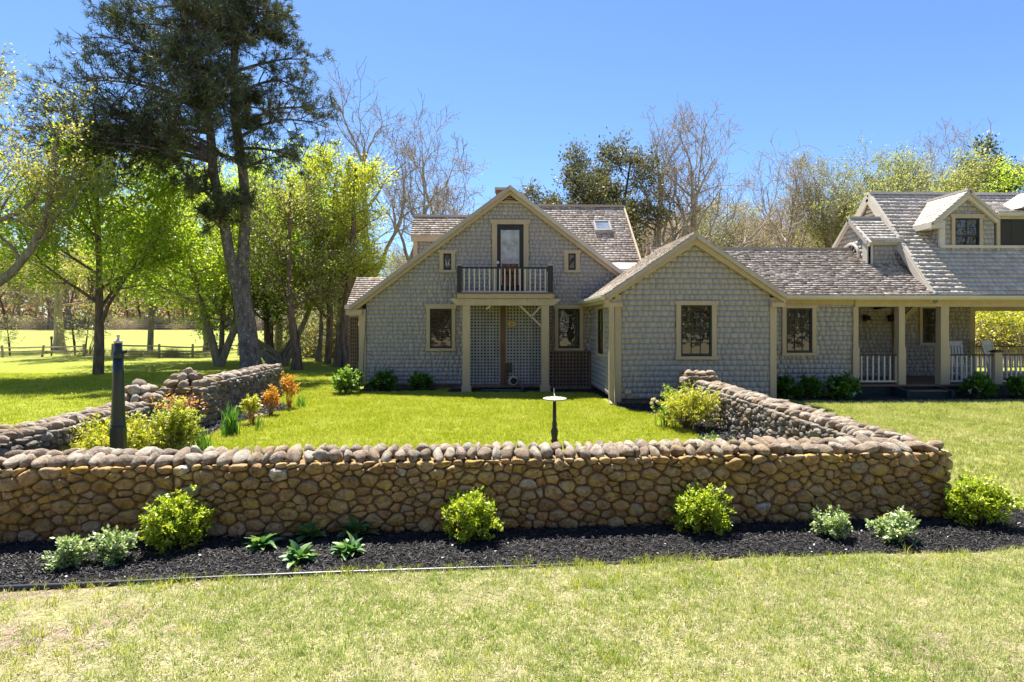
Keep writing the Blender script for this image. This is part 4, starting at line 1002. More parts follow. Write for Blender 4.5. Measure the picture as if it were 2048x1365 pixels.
def stone_wall(label, A, B, H, T, rng, mat, rmin, rmax, limit, cap=(.16, .15), group=None, weight=None, zb=-.06, rows=2, capw=None, bulge=.055):
    A = np.array([A[0], A[1]]); B = np.array([B[0], B[1]]); L = np.linalg.norm(B - A); d = (B - A) / L; n = np.array([d[1], -d[0]])
    mid = (A + B) / 2 - n * T / 2
    w = tag(empty('stone_wall', (mid[0], mid[1], 0)), label, 'wall', group)
    fr = Fr((A[0], A[1], zb), (d[0], d[1], 0), (0, 0, 1))
    mb = MB(); fr.box(mb, .02, L - .02, 0, H - zb - .03, -T + .03, -.012); mb.build('core', M['mortar'], w)
    face_stones(w, fr, L, H - zb, rmin, rmax, rng, mat, limit, weight=weight, bulge=bulge)
    # cap stones: rows across the top
    for r_ in range(rows):
        u = 0.02; off = -T * (.24 if r_ == 0 else .74) if rows == 2 else -T / 2
        while u < L - .04:
            wd = rng.uniform(.75, 1.4) * cap[0]; wd = min(wd, L - u + .03)
            h = cap[1] * rng.uniform(.9, 1.12); dp = T * (.56 if rows == 2 else 1.06) * rng.uniform(.95, 1.15)
            p = fr.p(u + wd / 2, H - zb + .022, off + rng.normal(0, .008))
            boulder(w, 'cap_stone', p, (wd * 1.1, dp * 1.05, h * 1.05), rng, rz=math.atan2(d[1], d[0]) + rng.normal(0, .15)); u += wd * .98
    return w, fr, L
rs = np.random.default_rng(21)
fw, frw, Lw = stone_wall('long brown fieldstone wall in front, behind the black mulch bed', FW_A, FW_B, WH - .1, WT, rs, 'stone', .026, .066, 300, cap=(.115, .14), bulge=.042, weight=lambda u: 1)
# end face of the front wall towards the right lawn
fre = Fr((FW_B[0], FW_B[1], -.06), tuple(-FWn) + (0,), (0, 0, 1)); face_stones(fw, fre, WT, WH - .04, .06, .09, rs, 'stone', 0)
rw, _, _ = stone_wall('fieldstone garden wall on the right, running from the front gable to the front wall', (4.52, 14.3), (FW_B[0] - WT * .95, FW_B[1] + .55), WH - .1, .5, rs, 'stone_side', .030, .062, 290, cap=(.13, .13), weight=lambda u: 1 / (15 - u) ** 2)
# its stepped pier by the house
def pier(label, x0, x1, y0, y1, H, rng, dome=True, mat='stone_side', group=None, face_x=1):
    w = tag(empty('stone_pier', ((x0 + x1) / 2, (y0 + y1) / 2, 0)), label, 'pier', group)
    mb = MB(); mb.box(x0 + .02, x1 - .02, y0 + .02, y1 - .02, -.05, H); mb.build('core', M['mortar'], w)
    # squared quoin-like courses on the two seen faces
    for O, U, L in (((x0, y0, -.03), (1, 0, 0), x1 - x0), (((x1, y0, -.03), (0, 1, 0), y1 - y0) if face_x > 0 else ((x0, y1, -.03), (0, -1, 0), y1 - y0))):
        fr = Fr(O, U, (0, 0, 1)); v = 0
        while v < H:
            h = rng.uniform(.10, .17); h = min(h, H + .03 - v); u = 0
            if h < .05: break
            while u < L - .03:
                wd = rng.uniform(.16, .36)
                if L - u - wd < .12: wd = L - u
                c = np.array([(u, v), (u + wd, v), (u + wd, v + h), (u, v + h)]); c = chaikin(c, 1)
                V, Q, T = stone_geo(fr, c, rng, .006, .045); m0 = V[-1]
                link('stone', np_mesh('stone', V - m0, [Q, T], M[mat], True), w, tuple(m0)); u += wd
            v += h
    cx, cy = (x0 + x1) / 2, (y0 + y1) / 2; rx, ry = (x1 - x0) / 2, (y1 - y0) / 2
    if dome:
        for ring, (k, sc, z) in enumerate(((9, .86, .04), (6, .5, .17))):
            for i in range(k):
                a = 2 * math.pi * (i + .4 * ring) / k + rng.normal(0, .1)
                boulder(w, 'cap_stone', (cx + rx * sc * math.cos(a), cy + ry * sc * math.sin(a), H + z), rng.uniform(.2, .27, 3) * np.array([1, 1, .85]), rng)
        boulder(w, 'cap_stone', (cx, cy, H + .26), (.26, .24, .2), rng)
    else:
        for ix in range(3):
            for iy in range(max(2, int((y1 - y0) / .22))):
                boulder(w, 'cap_stone', (x0 + (ix + .5) * (x1 - x0) / 3, y0 + (iy + .5) * (y1 - y0) / max(2, int((y1 - y0) / .22)), H + .03), rng.uniform(.21, .27, 3) * np.array([1.1, 1.1, .7]), rng)
    return w
pier('stepped fieldstone pier ending the right garden wall beside the house', 4.28, 4.98, 12.95, 13.65, .86, rs, False, face_x=-1)
# left wall in two runs with the gateway piers between them
lx = lambda y: -5.35 - .5 * (y - 5.5) / 11.5
lw1, _, _ = stone_wall('low fieldstone wall at the left, nearer run before the gateway', (lx(5.2), 5.2), (lx(9.9), 9.9), WH - .12, .5, rs, 'stone_side', .036, .075, 290, cap=(.12, .14), weight=lambda u: 1)
lw2, _, _ = stone_wall('fieldstone wall at the left, farther run beyond the gateway by the big pine', (lx(12.1), 12.1), (lx(17.0), 17.0), WH + .02, .5, rs, 'stone_side', .036, .07, 290, cap=(.12, .14), weight=lambda u: 1)
x = lx(10.3); pier('domed fieldstone gate pier, nearer of the two on the left', x - .62, x + .04, 9.9, 10.5, .72, rs)
x = lx(11.8); pier('domed fieldstone gate pier, farther of the two, stained orange', x - .62, x + .12, 11.5, 12.15, .80, rs)

# ------------------------------------------------------------------ trees
def unit(v): return v / (np.linalg.norm(v) + 1e-9)
def path(rng, p, d, L, n, wob, up):
    pts = [np.array(p, float)]; s = L / (n - 1); d = unit(np.array(d, float))
    for _ in range(n - 1):
        d = unit(d + rng.normal(0, wob, 3) + V3(0, 0, up)); pts.append(pts[-1] + d * s)
    return np.array(pts)
def interp(pts, t):
    x = t * (len(pts) - 1); i = min(int(x), len(pts) - 2); f = x - i
    return pts[i] * (1 - f) + pts[i + 1] * f, unit(pts[i + 1] - pts[i])
def turn(rng, d, ang, az):
    r = V3(0, 0, 1) if abs(d[2]) < .9 else V3(1, 0, 0); a = unit(np.cross(d, r)); b = np.cross(d, a)
    return d * math.cos(ang) + (a * math.cos(az) + b * math.sin(az)) * math.sin(ang)
def kids(rng, pts, rad, lev, P, out):
    L = np.linalg.norm(np.diff(pts, axis=0), axis=1).sum(); k = P['kids'][lev]; lo, hi = P['span'][lev] if isinstance(P['span'], list) else P['span']
    az = rng.uniform(0, 6.28)
    for i in range(k):
        t = lo + (hi - lo) * (i + rng.random()) / k; p, d = interp(pts, min(t, .995)); az += 2.4 + rng.normal(0, .4)
        c = turn(rng, d, max(.15, rng.normal(P['ang'][lev], .18)), az)
        Lc = L * P['len'][lev] * (1 - P['fall'][lev] * (t - lo) / (hi - lo + 1e-6)) * rng.uniform(.7, 1.25)
        R = np.interp(t * (len(rad) - 1), np.arange(len(rad)), rad) * P.get('rr', .62)
        grow(rng, p, c, Lc, max(R, P.get('rmin', .006)), lev + 1, P, out)
def grow(rng, p, d, L, R, lev, P, out):
    n = P['seg'][lev]; pts = path(rng, p, d, L, n, P['wob'][lev], P['up'][lev]); rad = np.linspace(R, max(R * P.get('taper', .35), P.get('rmin', .006) * .7), n)
    out.append((pts, rad, lev))
    if lev < P['levels']: kids(rng, pts, rad, lev, P, out)
def wood(name, out, mat, parent, loc=(0, 0, 0)):
    V = []; Q = []; b = 0
    for lv in sorted({o[2] for o in out}):
        k = {0: 12, 1: 7, 2: 5}.get(lv, 3); g = [o for o in out if o[2] == lv]
        v, q = tubes([o[0] for o in g], [o[1] for o in g], k); V.append(v); Q.append(q + b); b += len(v)
    me = np_mesh(name, np.concatenate(V), np.concatenate(Q), mat, True); return link(name, me, parent, None) if parent is None else _child(name, me, parent)
def _child(name, me, parent):
    o = bpy.data.objects.new(name, me); COL.objects.link(o); o.parent = parent; return o
def kite(rng, C, size, D=None, asp=.5, flat=0.0):
    """leaf-sized kites at C; D optional directions"""
    n = len(C); A = rng.normal(0, 1, (n, 3)) if D is None else D + rng.normal(0, .45, (n, 3))
    A /= np.linalg.norm(A, axis=1, keepdims=True) + 1e-9
    Nn = rng.normal(0, 1, (n, 3)); Nn[:, 2] = np.abs(Nn[:, 2]) + flat
    B = np.cross(A, Nn); B /= np.linalg.norm(B, axis=1, keepdims=True) + 1e-9
    s = (size * rng.uniform(.65, 1.3, n))[:, None]
    V = np.stack([C, C + A * s * .45 + B * s * asp * .5, C + A * s, C + A * s * .45 - B * s * asp * .5], 1).reshape(-1, 3)
    return V, np.arange(4 * n).reshape(-1, 4)
def leaf_points(rng, out, levs, N, jit, tmin=.15):
    g = [o for o in out if o[2] in levs]; L = np.array([np.linalg.norm(o[0][-1] - o[0][0]) for o in g]); w = L / L.sum()
    ids = rng.choice(len(g), N, p=w); t = tmin + (1 - tmin) * rng.random(N) ** .8; P = np.empty((N, 3)); D = np.empty((N, 3))
    for k, (i, tt) in enumerate(zip(ids, t)): P[k], D[k] = interp(g[i][0], min(tt, .999))
    return P + rng.normal(0, jit, (N, 3)), D
def leaves(name, rng, out, levs, N, size, jit, mat, parent, asp=.6, tmin=.15, clump=1, flat=.6):
    P, D = leaf_points(rng, out, levs, N // clump, jit, tmin)
    if clump > 1:
        P = np.repeat(P, clump, 0) + rng.normal(0, size * 1.1, (len(P) * clump, 3)); D = np.repeat(D, clump, 0)
    V, Q = kite(rng, P, size, D, asp, flat); return _child(name, np_mesh(name, V, Q, mat), parent)
def needles(name, rng, tips, dirs, k, length, width, mat, parent):
    n = len(tips); C = np.repeat(tips, k, 0); D = np.repeat(dirs, k, 0) * .55 + rng.normal(0, .6, (n * k, 3)); D /= np.linalg.norm(D, axis=1, keepdims=True)
    C = C + rng.normal(0, .05, C.shape); S_ = np.cross(D, rng.normal(0, 1, D.shape)); S_ /= np.linalg.norm(S_, axis=1, keepdims=True)
    l = (length * rng.uniform(.6, 1.2, n * k))[:, None]
    V = np.stack([C - S_ * width / 2, C + S_ * width / 2, C + D * l], 1).reshape(-1, 3)
    return _child(name, np_mesh(name, V, np.arange(3 * n * k).reshape(-1, 3), mat), parent)
def tree(name, label, loc, group=None, cat='tree'):
    e = tag(empty(name, loc), label, cat, group); e['local'] = 1; return e
def copy_tree(e, name, label, loc, scale, rz, group):
    c = e.copy(); COL.objects.link(c); c.name = name; c.location = tuple(loc); c.scale = scale if hasattr(scale, '__len__') else (scale,) * 3; c.rotation_euler = (0, 0, rz)
    c['label'] = label
    if group: c['group'] = group
    for ch in e.children:
        d = ch.copy(); COL.objects.link(d); d.parent = c
    return c
def tz(px, D):
    """ground point seen in column px at distance Y=D"""
    r = ray(px, 650); t = D / r[1]; x = t * r[0]; return V3(x, D, float(terrain(x, D)))

P_MAPLE = dict(levels=3, kids=[11, 8, 6], span=(.22, 1.0), ang=[.95, .75, .7], len=[.62, .5, .5], fall=[.45, .3, .3], seg=[8, 6, 4, 3], wob=[.05, .12, .15, .2], up=[.05, .05, .04, 0], rmin=.008, rr=.5, taper=.25)
P_BARE = dict(levels=4, kids=[8, 6, 5, 4], span=(.3, 1.0), ang=[.62, .6, .62, .7], len=[.58, .55, .55, .55], fall=[.5, .3, .2, .2], seg=[9, 8, 6, 4, 3], wob=[.09, .2, .26, .3, .3], up=[.06, .10, .10, .06, 0], rmin=.013, rr=.68, taper=.3)
P_CEDAR = dict(levels=3, kids=[22, 7, 5], span=(.12, 1.0), ang=[1.1, .8, .7], len=[.38, .45, .45], fall=[.6, .2, .2], seg=[7, 6, 4, 3], wob=[.05, .15, .2, .2], up=[.03, .02, .02, 0], rmin=.008, rr=.4, taper=.25)

# --- the big two-stemmed pine
rp_ = np.random.default_rng(5); DP = 25.4
base = tz(502, DP)
pine = tree('pine_tree', 'tall dark pitch pine with two stems and lichened bark behind the left stone wall', base)
def PX(px, py, dy=0): return at(px, py, DP + dy) - base
rt = np.array([PX(504, 750), PX(499, 700), PX(492, 640), PX(483, 585), PX(486, 530, .1), PX(488, 480, .15), PX(492, 410, .2), PX(484, 328, .2), PX(472, 246, .2), PX(468, 144, .1), PX(472, 0), PX(476, -120), PX(482, -210)])
rr_ = np.array([.46, .40, .37, .35, .27, .225, .20, .19, .185, .165, .13, .08, .03])
ltk = np.array([PX(484, 600), PX(470, 560, -.1), PX(458, 505, -.2), PX(449, 451, -.3), PX(427, 349, -.3), PX(421, 267, -.3), PX(394, 144, -.2), PX(369, 41), PX(350, -60), PX(340, -140)])
rl_ = np.array([.30, .25, .22, .205, .19, .17, .14, .12, .07, .03])
out = [(rt, rr_, 0), (ltk, rl_, 0)]
P_PINE = dict(levels=3, kids=[0, 12, 6], span=(.25, 1.0), ang=[0, .75, .7], len=[0, .36, .5], fall=[0, .3, .2], seg=[0, 7, 5, 3], wob=[0, .1, .2, .25], up=[0, .0, .03, .05], rmin=.011, rr=.55, taper=.25)
def bough(trunk, rad, py, ex, ey, dy, r=.07):
    zs = trunk[:, 2]; zt = HC + (650 - py) / F * DP - base[2]; j = int(np.clip(np.searchsorted(zs, zt) - 1, 0, len(zs) - 2)); f = (zt - zs[j]) / (zs[j + 1] - zs[j] + 1e-9); f = min(max(f, 0), 1)
    p0 = trunk[j] * (1 - f) + trunk[j + 1] * f; p3 = PX(ex, ey, dy); n = 8; t = np.linspace(0, 1, n)[:, None]
    sag = np.sin(t * math.pi) * V3(0, 0, .12) * np.linalg.norm(p3 - p0) * rp_.uniform(.2, 1.2)
    pts = p0 + (p3 - p0) * t + sag + np.cumsum(rp_.normal(0, .05, (n, 3)), 0) * t
    rad_ = np.linspace(r, .02, n); out.append((pts, rad_, 1)); kids(rp_, pts, rad_, 1, P_PINE, out)
# named limbs of the silhouette
for a in ((1, 320, 250, 235, -1), (1, 325, 70, 295, -1.5), (1, 315, 110, 250, 1.0), (1, 330, 160, 300, -2), (1, 250, 170, 150, -.5), (1, 240, 145, 165, 1.5), (1, 200, 190, 70, 0), (1, 420, 330, 330, -1.5), (1, 400, 385, 375, -2.2), (1, 470, 400, 420, -1.6), (1, 460, 440, 430, -1.8)):
    bough(ltk, rl_, *a[1:], r=.09)
for a in ((50, 320, -1), (90, 272, .5), (130, 335, -1.6), (180, 262, -.4), (100, 225, 1.2), (205, 315, -1.2), (58, 258, 0), (150, 285, -2.2), (230, 280, .8)): bough(ltk, rl_, 322 + rp_.uniform(-25, 20), *a, r=.07)
for a in ((280, 655, 245, -.5), (300, 610, 325, -1), (260, 640, 225, 1), (200, 605, 165, -.5), (150, 612, 125, 1), (100, 590, 60, 0), (60, 570, 20, -1), (340, 560, 330, -2), (420, 470, 395, -1.8), (360, 450, 300, -2)):
    bough(rt, rr_, *a, r=.08)
for k in range(60):
    py = rp_.uniform(-180, 290); l = k % 2; tr, rd_ = ((ltk, rl_), (rt, rr_))[l if py > -120 else 1]
    half = np.interp(py, [-200, -120, 0, 150, 290], [50, 120, 190, 190, 150]); dirn = (-1 if (l == 0 and rp_.random() < .8) else 1)
    cx_ = np.interp(py, [-180, 0, 150, 300], [430, 385, 390, 420]); ang = rp_.uniform(-1.3, 1.3) if k < 40 else rp_.uniform(-1.75, -1.1)
    ex = cx_ + dirn * half * math.cos(ang) * rp_.uniform(.5, 1.0); dy = 4.2 * math.sin(ang) * rp_.uniform(.6, 1)
    bough(tr, rd_, py, ex, py + rp_.uniform(-50, 30), dy, .06)
wood('trunk', [o for o in out if o[2] < 2], M['bark_pine'], pine)
wood('branches', [o for o in out if o[2] >= 2], M['twig_dark'], pine)
tips = np.array([o[0][-1] for o in out if o[2] >= 2] + [interp(o[0], .6)[0] for o in out if o[2] == 3]); tdir = np.array([unit(o[0][-1] - o[0][-2]) for o in out if o[2] >= 2] + [unit(o[0][-1] - o[0][0]) for o in out if o[2] == 3])
keep = rp_.random(len(tips)) < .55
needles('needles', rp_, tips[keep], tdir[keep], 18, .24, .028, M['needle'], pine)
# cones and dead tufts inside the crown
P_, D_ = leaf_points(rp_, out, (2, 3), 3500, .06, .1); V, Q = kite(rp_, P_, .10, None, .8); _child('cones', np_mesh('cones', V, Q, M['twig_dark']), pine)

# --- broadleaf trees in spring leaf
def maple(seed, label, px, D, H, lean=(0, 0), nleaf=20000, size=.165, lm='leaf_maple', bk='bark_grey', R=.2, P=P_MAPLE, forks=None, name='maple_tree', jit=.22, group=None, lv=(2, 3), clump=4, kid0=None):
    rng = np.random.default_rng(seed); b = tz(px, D); e = tree(name, label, b, group); o = []
    P = dict(P)
    if kid0: P['kids'] = [kid0] + P['kids'][1:]
    for (dx, dyy, hh, r) in (forks or [(lean[0], lean[1], H, R)]):
        grow(rng, (0, 0, -.1), unit(V3(dx, dyy, 1)), hh, r, 0, P, o)
    wood('trunk', [q for q in o if q[2] < 2], M[bk], e); wood('branches', [q for q in o if q[2] >= 2], M[bk], e)
    leaves('crown', rng, o, lv, nleaf, size, jit, M[lm], e, clump=clump, flat=1.6)
    return e
maple(1, 'young green maple with a straight single trunk left of the lamp post', 196, 24.2, 7.4, nleaf=21000, R=.20, bk='bark_cedar')
maple(2, 'broad green maple with a forked trunk just left of the big pine', 438, 29.0, 9, forks=[(-.30, .12, 8.8, .2), (.26, .25, 8.8, .19), (-.2, .5, 8.6, .14)], nleaf=34000)
maple(3, 'lime green maple in fresh leaf beside the left gable', 655, 30.5, 9.6, nleaf=20000, P=dict(P_MAPLE, len=[.30, .5, .5], kids=[13, 8, 6]), lm='leaf_lime', R=.19, bk='bark_cedar', size=.14)
maple(4, 'green maple standing behind the big pine', 560, 35, 9.5, nleaf=22000, R=.2, size=.15)
maple(11, 'tall thin maple far behind the lamp post', 300, 42, 11, nleaf=20000, R=.2, size=.17, lm='leaf_lime')
# left oak, half outside the frame, with the long curved limb
ro = np.random.default_rng(9); bo = tz(-95, 21); oak = tree('oak_tree', 'young-leaved oak at the left edge with a long curved limb', bo); o = []
def OX(px, py, dy=0): return at(px, py, 21 + dy) - bo
P_OAK = dict(P_BARE, levels=4, rmin=.009, rr=.5, kids=[7, 6, 5, 3], len=[.5, .5, .5, .5])
tr = np.array([[0, 0, -.1], [.05, 0, 1.2], [.0, .1, 2.6], [.1, .1, 4.4], [-.1, .2, 6.4], [.1, .2, 8.6], [0, .3, 9.2]]); o.append((tr, np.linspace(.36, .06, 7), 0)); kids(ro, tr, np.linspace(.36, .06, 7), 0, P_OAK, o)
lb = np.array([tr[2], OX(-30, 585), OX(25, 545), OX(62, 500), OX(85, 455), OX(98, 405), OX(112, 350, .2), OX(108, 300, .3), OX(120, 250, .3)]); rl = np.array([.2, .16, .14, .12, .105, .09, .06, .04, .02]); o.append((lb, rl, 1)); kids(ro, lb, rl, 1, dict(P_OAK, span=(.3, 1), kids=[0, 9, 5, 3], len=[0, .33, .5, .5]), o)
lb = np.array([tr[3], OX(-40, 470), OX(0, 440), OX(40, 425), OX(62, 405), OX(80, 380)]); rl = np.linspace(.12, .03, 6); o.append((lb, rl, 1)); kids(ro, lb, rl, 1, dict(P_OAK, kids=[0, 8, 5, 3]), o)
wood('trunk', [q for q in o if q[2] < 2], M['bark_grey'], oak); wood('branches', [q for q in o if q[2] >= 2], M['bark_grey'], oak); leaves('crown', ro, o, (3, 4), 12000, .10, .16, M['leaf_oak'], oak, clump=3)

# --- trunks of the shaded group between pine and house
def cedar(seed, label, px, D, H, R, lean=(0, 0), nleaf=9000, lm='needle_bronze', bk='bark_cedar', size=.13, name='cedar_tree', group=None, span=(.3, 1), kid0=20, ln=.33, rot=None):
    rng = np.random.default_rng(seed); e = tree(name, label, tz(px, D), group); o = []
    P = dict(P_CEDAR, span=[span, (.2, 1), (.2, 1)], kids=[kid0, 7, 5], len=[ln, .45, .45])
    grow(rng, (0, 0, -.1), unit(V3(lean[0], lean[1], 1)), H, R, 0, P, o)
    # buttressed, fluted foot
    for k in range(6):
        a = k * 1.05 + rng.uniform(0, .3); h = rng.uniform(.8, 2.2); o.append((np.array([[math.cos(a) * R * 1.15, math.sin(a) * R * 1.15, -.1], [math.cos(a) * R * .8, math.sin(a) * R * .8, h * .35], [math.cos(a) * R * .62 + lean[0] * h, math.sin(a) * R * .62 + lean[1] * h, h]]), np.array([R * .5, R * .42, R * .25]), 1))
    wood('trunk', [q for q in o if q[2] < 2], M[bk], e); wood('branches', [q for q in o if q[2] >= 2], M[bk], e)
    if nleaf: leaves('crown', rng, o, (2, 3), nleaf, size, .12, M[lm], e, clump=4, asp=.45)
    return e
cedar(21, 'stout cedar trunk with ridged bark nearest the left end of the house', 684, 28.2, 9.5, .27, nleaf=9000, lm='leaf_lime', span=(.38, 1), ln=.2)
cedar(22, 'slimmer cedar with ridged bark between the pine and the house', 594, 26.6, 8, .19, nleaf=7000, lm='leaf_olive', span=(.3, 1), ln=.4)
cedar(23, 'tree leaning strongly left with a blackened foot', 553, 29.5, 6.2, .21, (-1.0, .1), 5000, 'leaf_maple', 'bark_grey', span=(.5, 1), name='leaning_tree')
cedar(24, 'short crooked trunk leaning right beside the blackened one', 566, 29.8, 6.5, .17, (.35, .1), 4000, 'leaf_olive', 'bark_grey', span=(.45, 1), name='leaning_tree')
cedar(25, 'thin crooked sapling trunk on the sunny lawn', 637, 33, 6, .12, (.1, 0), 2500, 'leaf_olive', 'bark_grey', span=(.45, 1), name='young_tree')
cedar(26, 'dark evergreen with low branches behind the leaning trunks', 541, 33, 8, .18, (0, 0), 15000, 'needle_green', 'bark_dark', span=(.2, 1), name='evergreen_tree')
cedar(27, 'dark trunk of an evergreen beyond the rail fence', 556, 41, 9, .22, (0, 0), 9000, 'needle_green', 'bark_dark', span=(.28, 1), name='evergreen_tree')
cedar(28, 'grey trunk beyond the fence to the left of the forked maple', 417, 45, 11, .27, (-.05, 0), 9000, 'leaf_lime', 'bark_grey', span=(.3, 1), name='shade_tree', ln=.4)
cedar(29, 'broken grey trunk standing beyond the left rail fence', 118, 46, 10, .33, (0, 0), 12000, 'leaf_oak', 'bark_pale', span=(.3, 1), name='shade_tree', ln=.4)
cedar(30, 'pair of grey trunks behind the stout cedar', 668, 36, 9, .17, (.04, 0), 5000, 'leaf_olive', 'bark_grey', span=(.4, 1), name='shade_tree', ln=.35)
for k, (px, D, lean, h) in enumerate(((171, 40, .1, 3.2), (180, 40.4, .25, 3.0), (150, 39.6, -.1, 2.6), (20, 40, -.1, 2.6))):
    cedar(31 + k, ['thin sapling with a few pale leaves just right of the left fence corner post', 'thin bent sapling leaning right near the left fence', 'low thin sapling in front of the broken grey trunk', 'small leafy sapling behind the fence at the left edge'][k], px, D, h, .035, (lean, 0), 350, 'leaf_olive', 'bark_dark', .11, 'sapling', span=(.3, 1), kid0=9)

# --- bare and budding trees behind the house
def bare(seed, label, px, D, top, R=.2, lean=(0, 0), nleaf=0, lm='leaf_tan', bk='bark_pale', name='bare_tree', P=P_BARE, kid0=None, forks=None, wobk=1.0, group=None, size=.12):
    rng = np.random.default_rng(seed); b = tz(px, D); H = HC + (650 - top) / F * D - b[2]; e = tree(name, label, b, group); o = []
    P = dict(P); P['wob'] = [w * wobk for w in P['wob']]
    if kid0: P['kids'] = [kid0] + P['kids'][1:]
    for (dx, dyy, hs, r) in (forks or [(lean[0], lean[1], 1, R)]): grow(rng, (0, 0, -.1), unit(V3(dx, dyy, 1)), H * hs * .80, r, 0, P, o)
    wood('trunk', [q for q in o if q[2] < 2], M[bk], e); wood('branches', [q for q in o if q[2] >= 2], M[bk], e)
    if nleaf: leaves('crown', rng, o, (3, 4), nleaf, size, .15, M[lm], e, clump=2)
    return e
bare(41, 'tall bare tree with forking grey limbs left of the house, reaching highest', 792, 34, 205, forks=[(-.16, 0, 1, .27), (.06, .05, .9, .24)], kid0=8)
bare(42, 'bare tree with upright twigs showing just left of the gable', 838, 42, 335, .19, (.1, 0), kid0=8)
bare(43, 'twiggy bare tree directly behind the left slope of the gable', 925, 44, 345, .19, (-.05, 0), 1500, kid0=8)
bare(44, 'tall bare tree with gnarled crown behind the skylight roof', 1296, 37, 245, .28, (-.02, 0), kid0=9)
bare(45, 'spreading bare tree right of the skylight roof, branches reaching right', 1345, 38, 240, .30, (.12, 0), kid0=10)
bare(46, 'bare tree with fine twigs above the low connecting roof', 1572, 47, 315, .2, (0, 0), 1200, kid0=9)
bare(47, 'budding tree with tan green leaves left of the tall silver roof', 1688, 46, 300, .2, (.05, 0), 4500, 'leaf_olive', kid0=9)
bare(48, 'budding tree leaning right above the fan window dormer', 1752, 48, 280, .2, (.12, 0), 6500, 'leaf_olive', kid0=9)
bare(49, 'thin bare tree standing highest above the dormers', 1897, 58, 255, .2, (.02, 0), kid0=9)
cedar(50, 'bronze green cedar with a flat-topped crown behind the gable peak', 1190, 36, 11.2, .25, (.0, 0), 24000, 'needle_bronze', 'bark_dark', size=.2, ln=.36, kid0=24, span=(.35, 1))
cedar(51, 'small dense bronze cedar right behind the gable peak', 1108, 35, 9.6, .2, (0, 0), 14000, 'needle_bronze', 'bark_dark', size=.17, ln=.3, kid0=22)
cedar(52, 'bronze cedar leaning right with its tip above the skylight', 1215, 37, 12.6, .2, (.14, 0), 11000, 'needle_bronze', 'bark_dark', size=.2, ln=.27, kid0=18, span=(.5, 1))
cedar(53, 'dark pine with a rounded crown behind the right dormers', 1945, 52, 13.5, .25, (0, 0), 26000, 'needle', 'bark_dark', size=.26, ln=.36, kid0=24, span=(.4, 1), name='pine_tree')
maple(54, 'yellow green tree in soft leaf behind the gabled dormer', 1858, 42, 10.2, nleaf=24000, lm='leaf_olive', size=.16, R=.2, name='leafy_tree', jit=.35)
maple(55, 'bright green tree at the right edge above the roof', 2055, 42, 11.0, nleaf=26000, lm='leaf_maple', size=.17, R=.2, name='leafy_tree', jit=.3)
maple(56, 'yellow green tree left of the gabled dormer ridge', 1770, 44, 9.6, nleaf=20000, lm='leaf_olive', size=.16, R=.2, name='leafy_tree', jit=.35)
# --- copies: woodland behind the house and beyond the field; each its own tree
rb_ = np.random.default_rng(77)
protos = []
for k, (lm, nl, bk, sz) in enumerate((('leaf_tan', 2500, 'bark_pale', .16), ('leaf_olive', 5000, 'bark_grey', .17), ('leaf_tan', 5000, 'bark_grey', .17), ('leaf_oak', 7000, 'bark_dark', .18))):
    rng = np.random.default_rng(200 + k); e = tree('woodland_tree', 'x', (0, 0, 0)); o = []
    grow(rng, (0, 0, -.2), unit(V3(.03, 0, 1)), 11.5, .2, 0, dict(P_BARE, kids=[10, 6, 5, 3], span=[(.35, 1), (.2, 1), (.2, 1), (.2, 1)]), o)
    wood('trunk', [q for q in o if q[2] < 2], M[bk], e); wood('branches', [q for q in o if q[2] >= 2], M[bk], e); leaves('crown', rng, o, (3, 4), nl, sz, .2, M[lm], e, clump=2); protos.append(e)
used = set()
def woodland(px, D, H, k, label, group):
    s = H / 15.5; sc = (s * rb_.uniform(.85, 1.15), s * rb_.uniform(.85, 1.15), s)
    if k not in used:
        used.add(k); e = protos[k]; e.location = tuple(tz(px, D)); e.scale = sc; e.rotation_euler = (0, 0, rb_.uniform(0, 6)); e['label'] = label; e['group'] = group
    else: e = copy_tree(protos[k], 'woodland_tree', label, tz(px, D), sc, rb_.uniform(0, 6.28), group)
KN = ['thin grey budding tree', 'olive budding tree', 'tan budding tree', 'yellow green young-leaved tree']
count = {}
def hw(k, px, H, marks, tail):
    """what it is, how tall, and beside which landmark"""
    near = min(marks, key=lambda m_: abs(m_[0] - px))[1]; size = 'tall' if H > marks_h[tail][1] else ('low' if H < marks_h[tail][0] else 'middle-sized')
    return size + ' ' + KN[k] + ' ' + near
marks_h = {'roof': (13.0, 17.5), 'left': (11.5, 15.5), 'silver': (17.5, 21.5), 'far': (15, 18)}
ROOF = [(1240, 'beside the right edge of the skylight roof'), (1300, 'behind the bare tree nearest the skylight roof'), (1345, 'behind the spreading bare tree'), (1391, 'straight above the front gable peak'), (1450, 'just right of the front gable peak'), (1515, 'over the left half of the connecting roof'), (1575, 'behind the bare tree over the connecting roof'), (1630, 'over the right half of the connecting roof'), (1688, 'left of the fan window dormer'), (1745, 'behind the peak of the tall silver roof')]
LEFT = [(700, 'above the left porch roof'), (755, 'behind the tall forked bare tree'), (800, 'right of the tall forked bare tree'), (850, 'above the left dormer roof'), (900, 'above the left slope of the gable'), (950, 'close by the gable peak on its left'), (1005, 'behind the chimney')]
SILV = [(1740, 'over the left end of the silver roof'), (1800, 'over the silver roof left of its dormer'), (1860, 'left of the dormer peak'), (1937, 'behind the dormer peak'), (1990, 'right of the dormer peak'), (2045, 'at the right edge of the picture above the roof')]
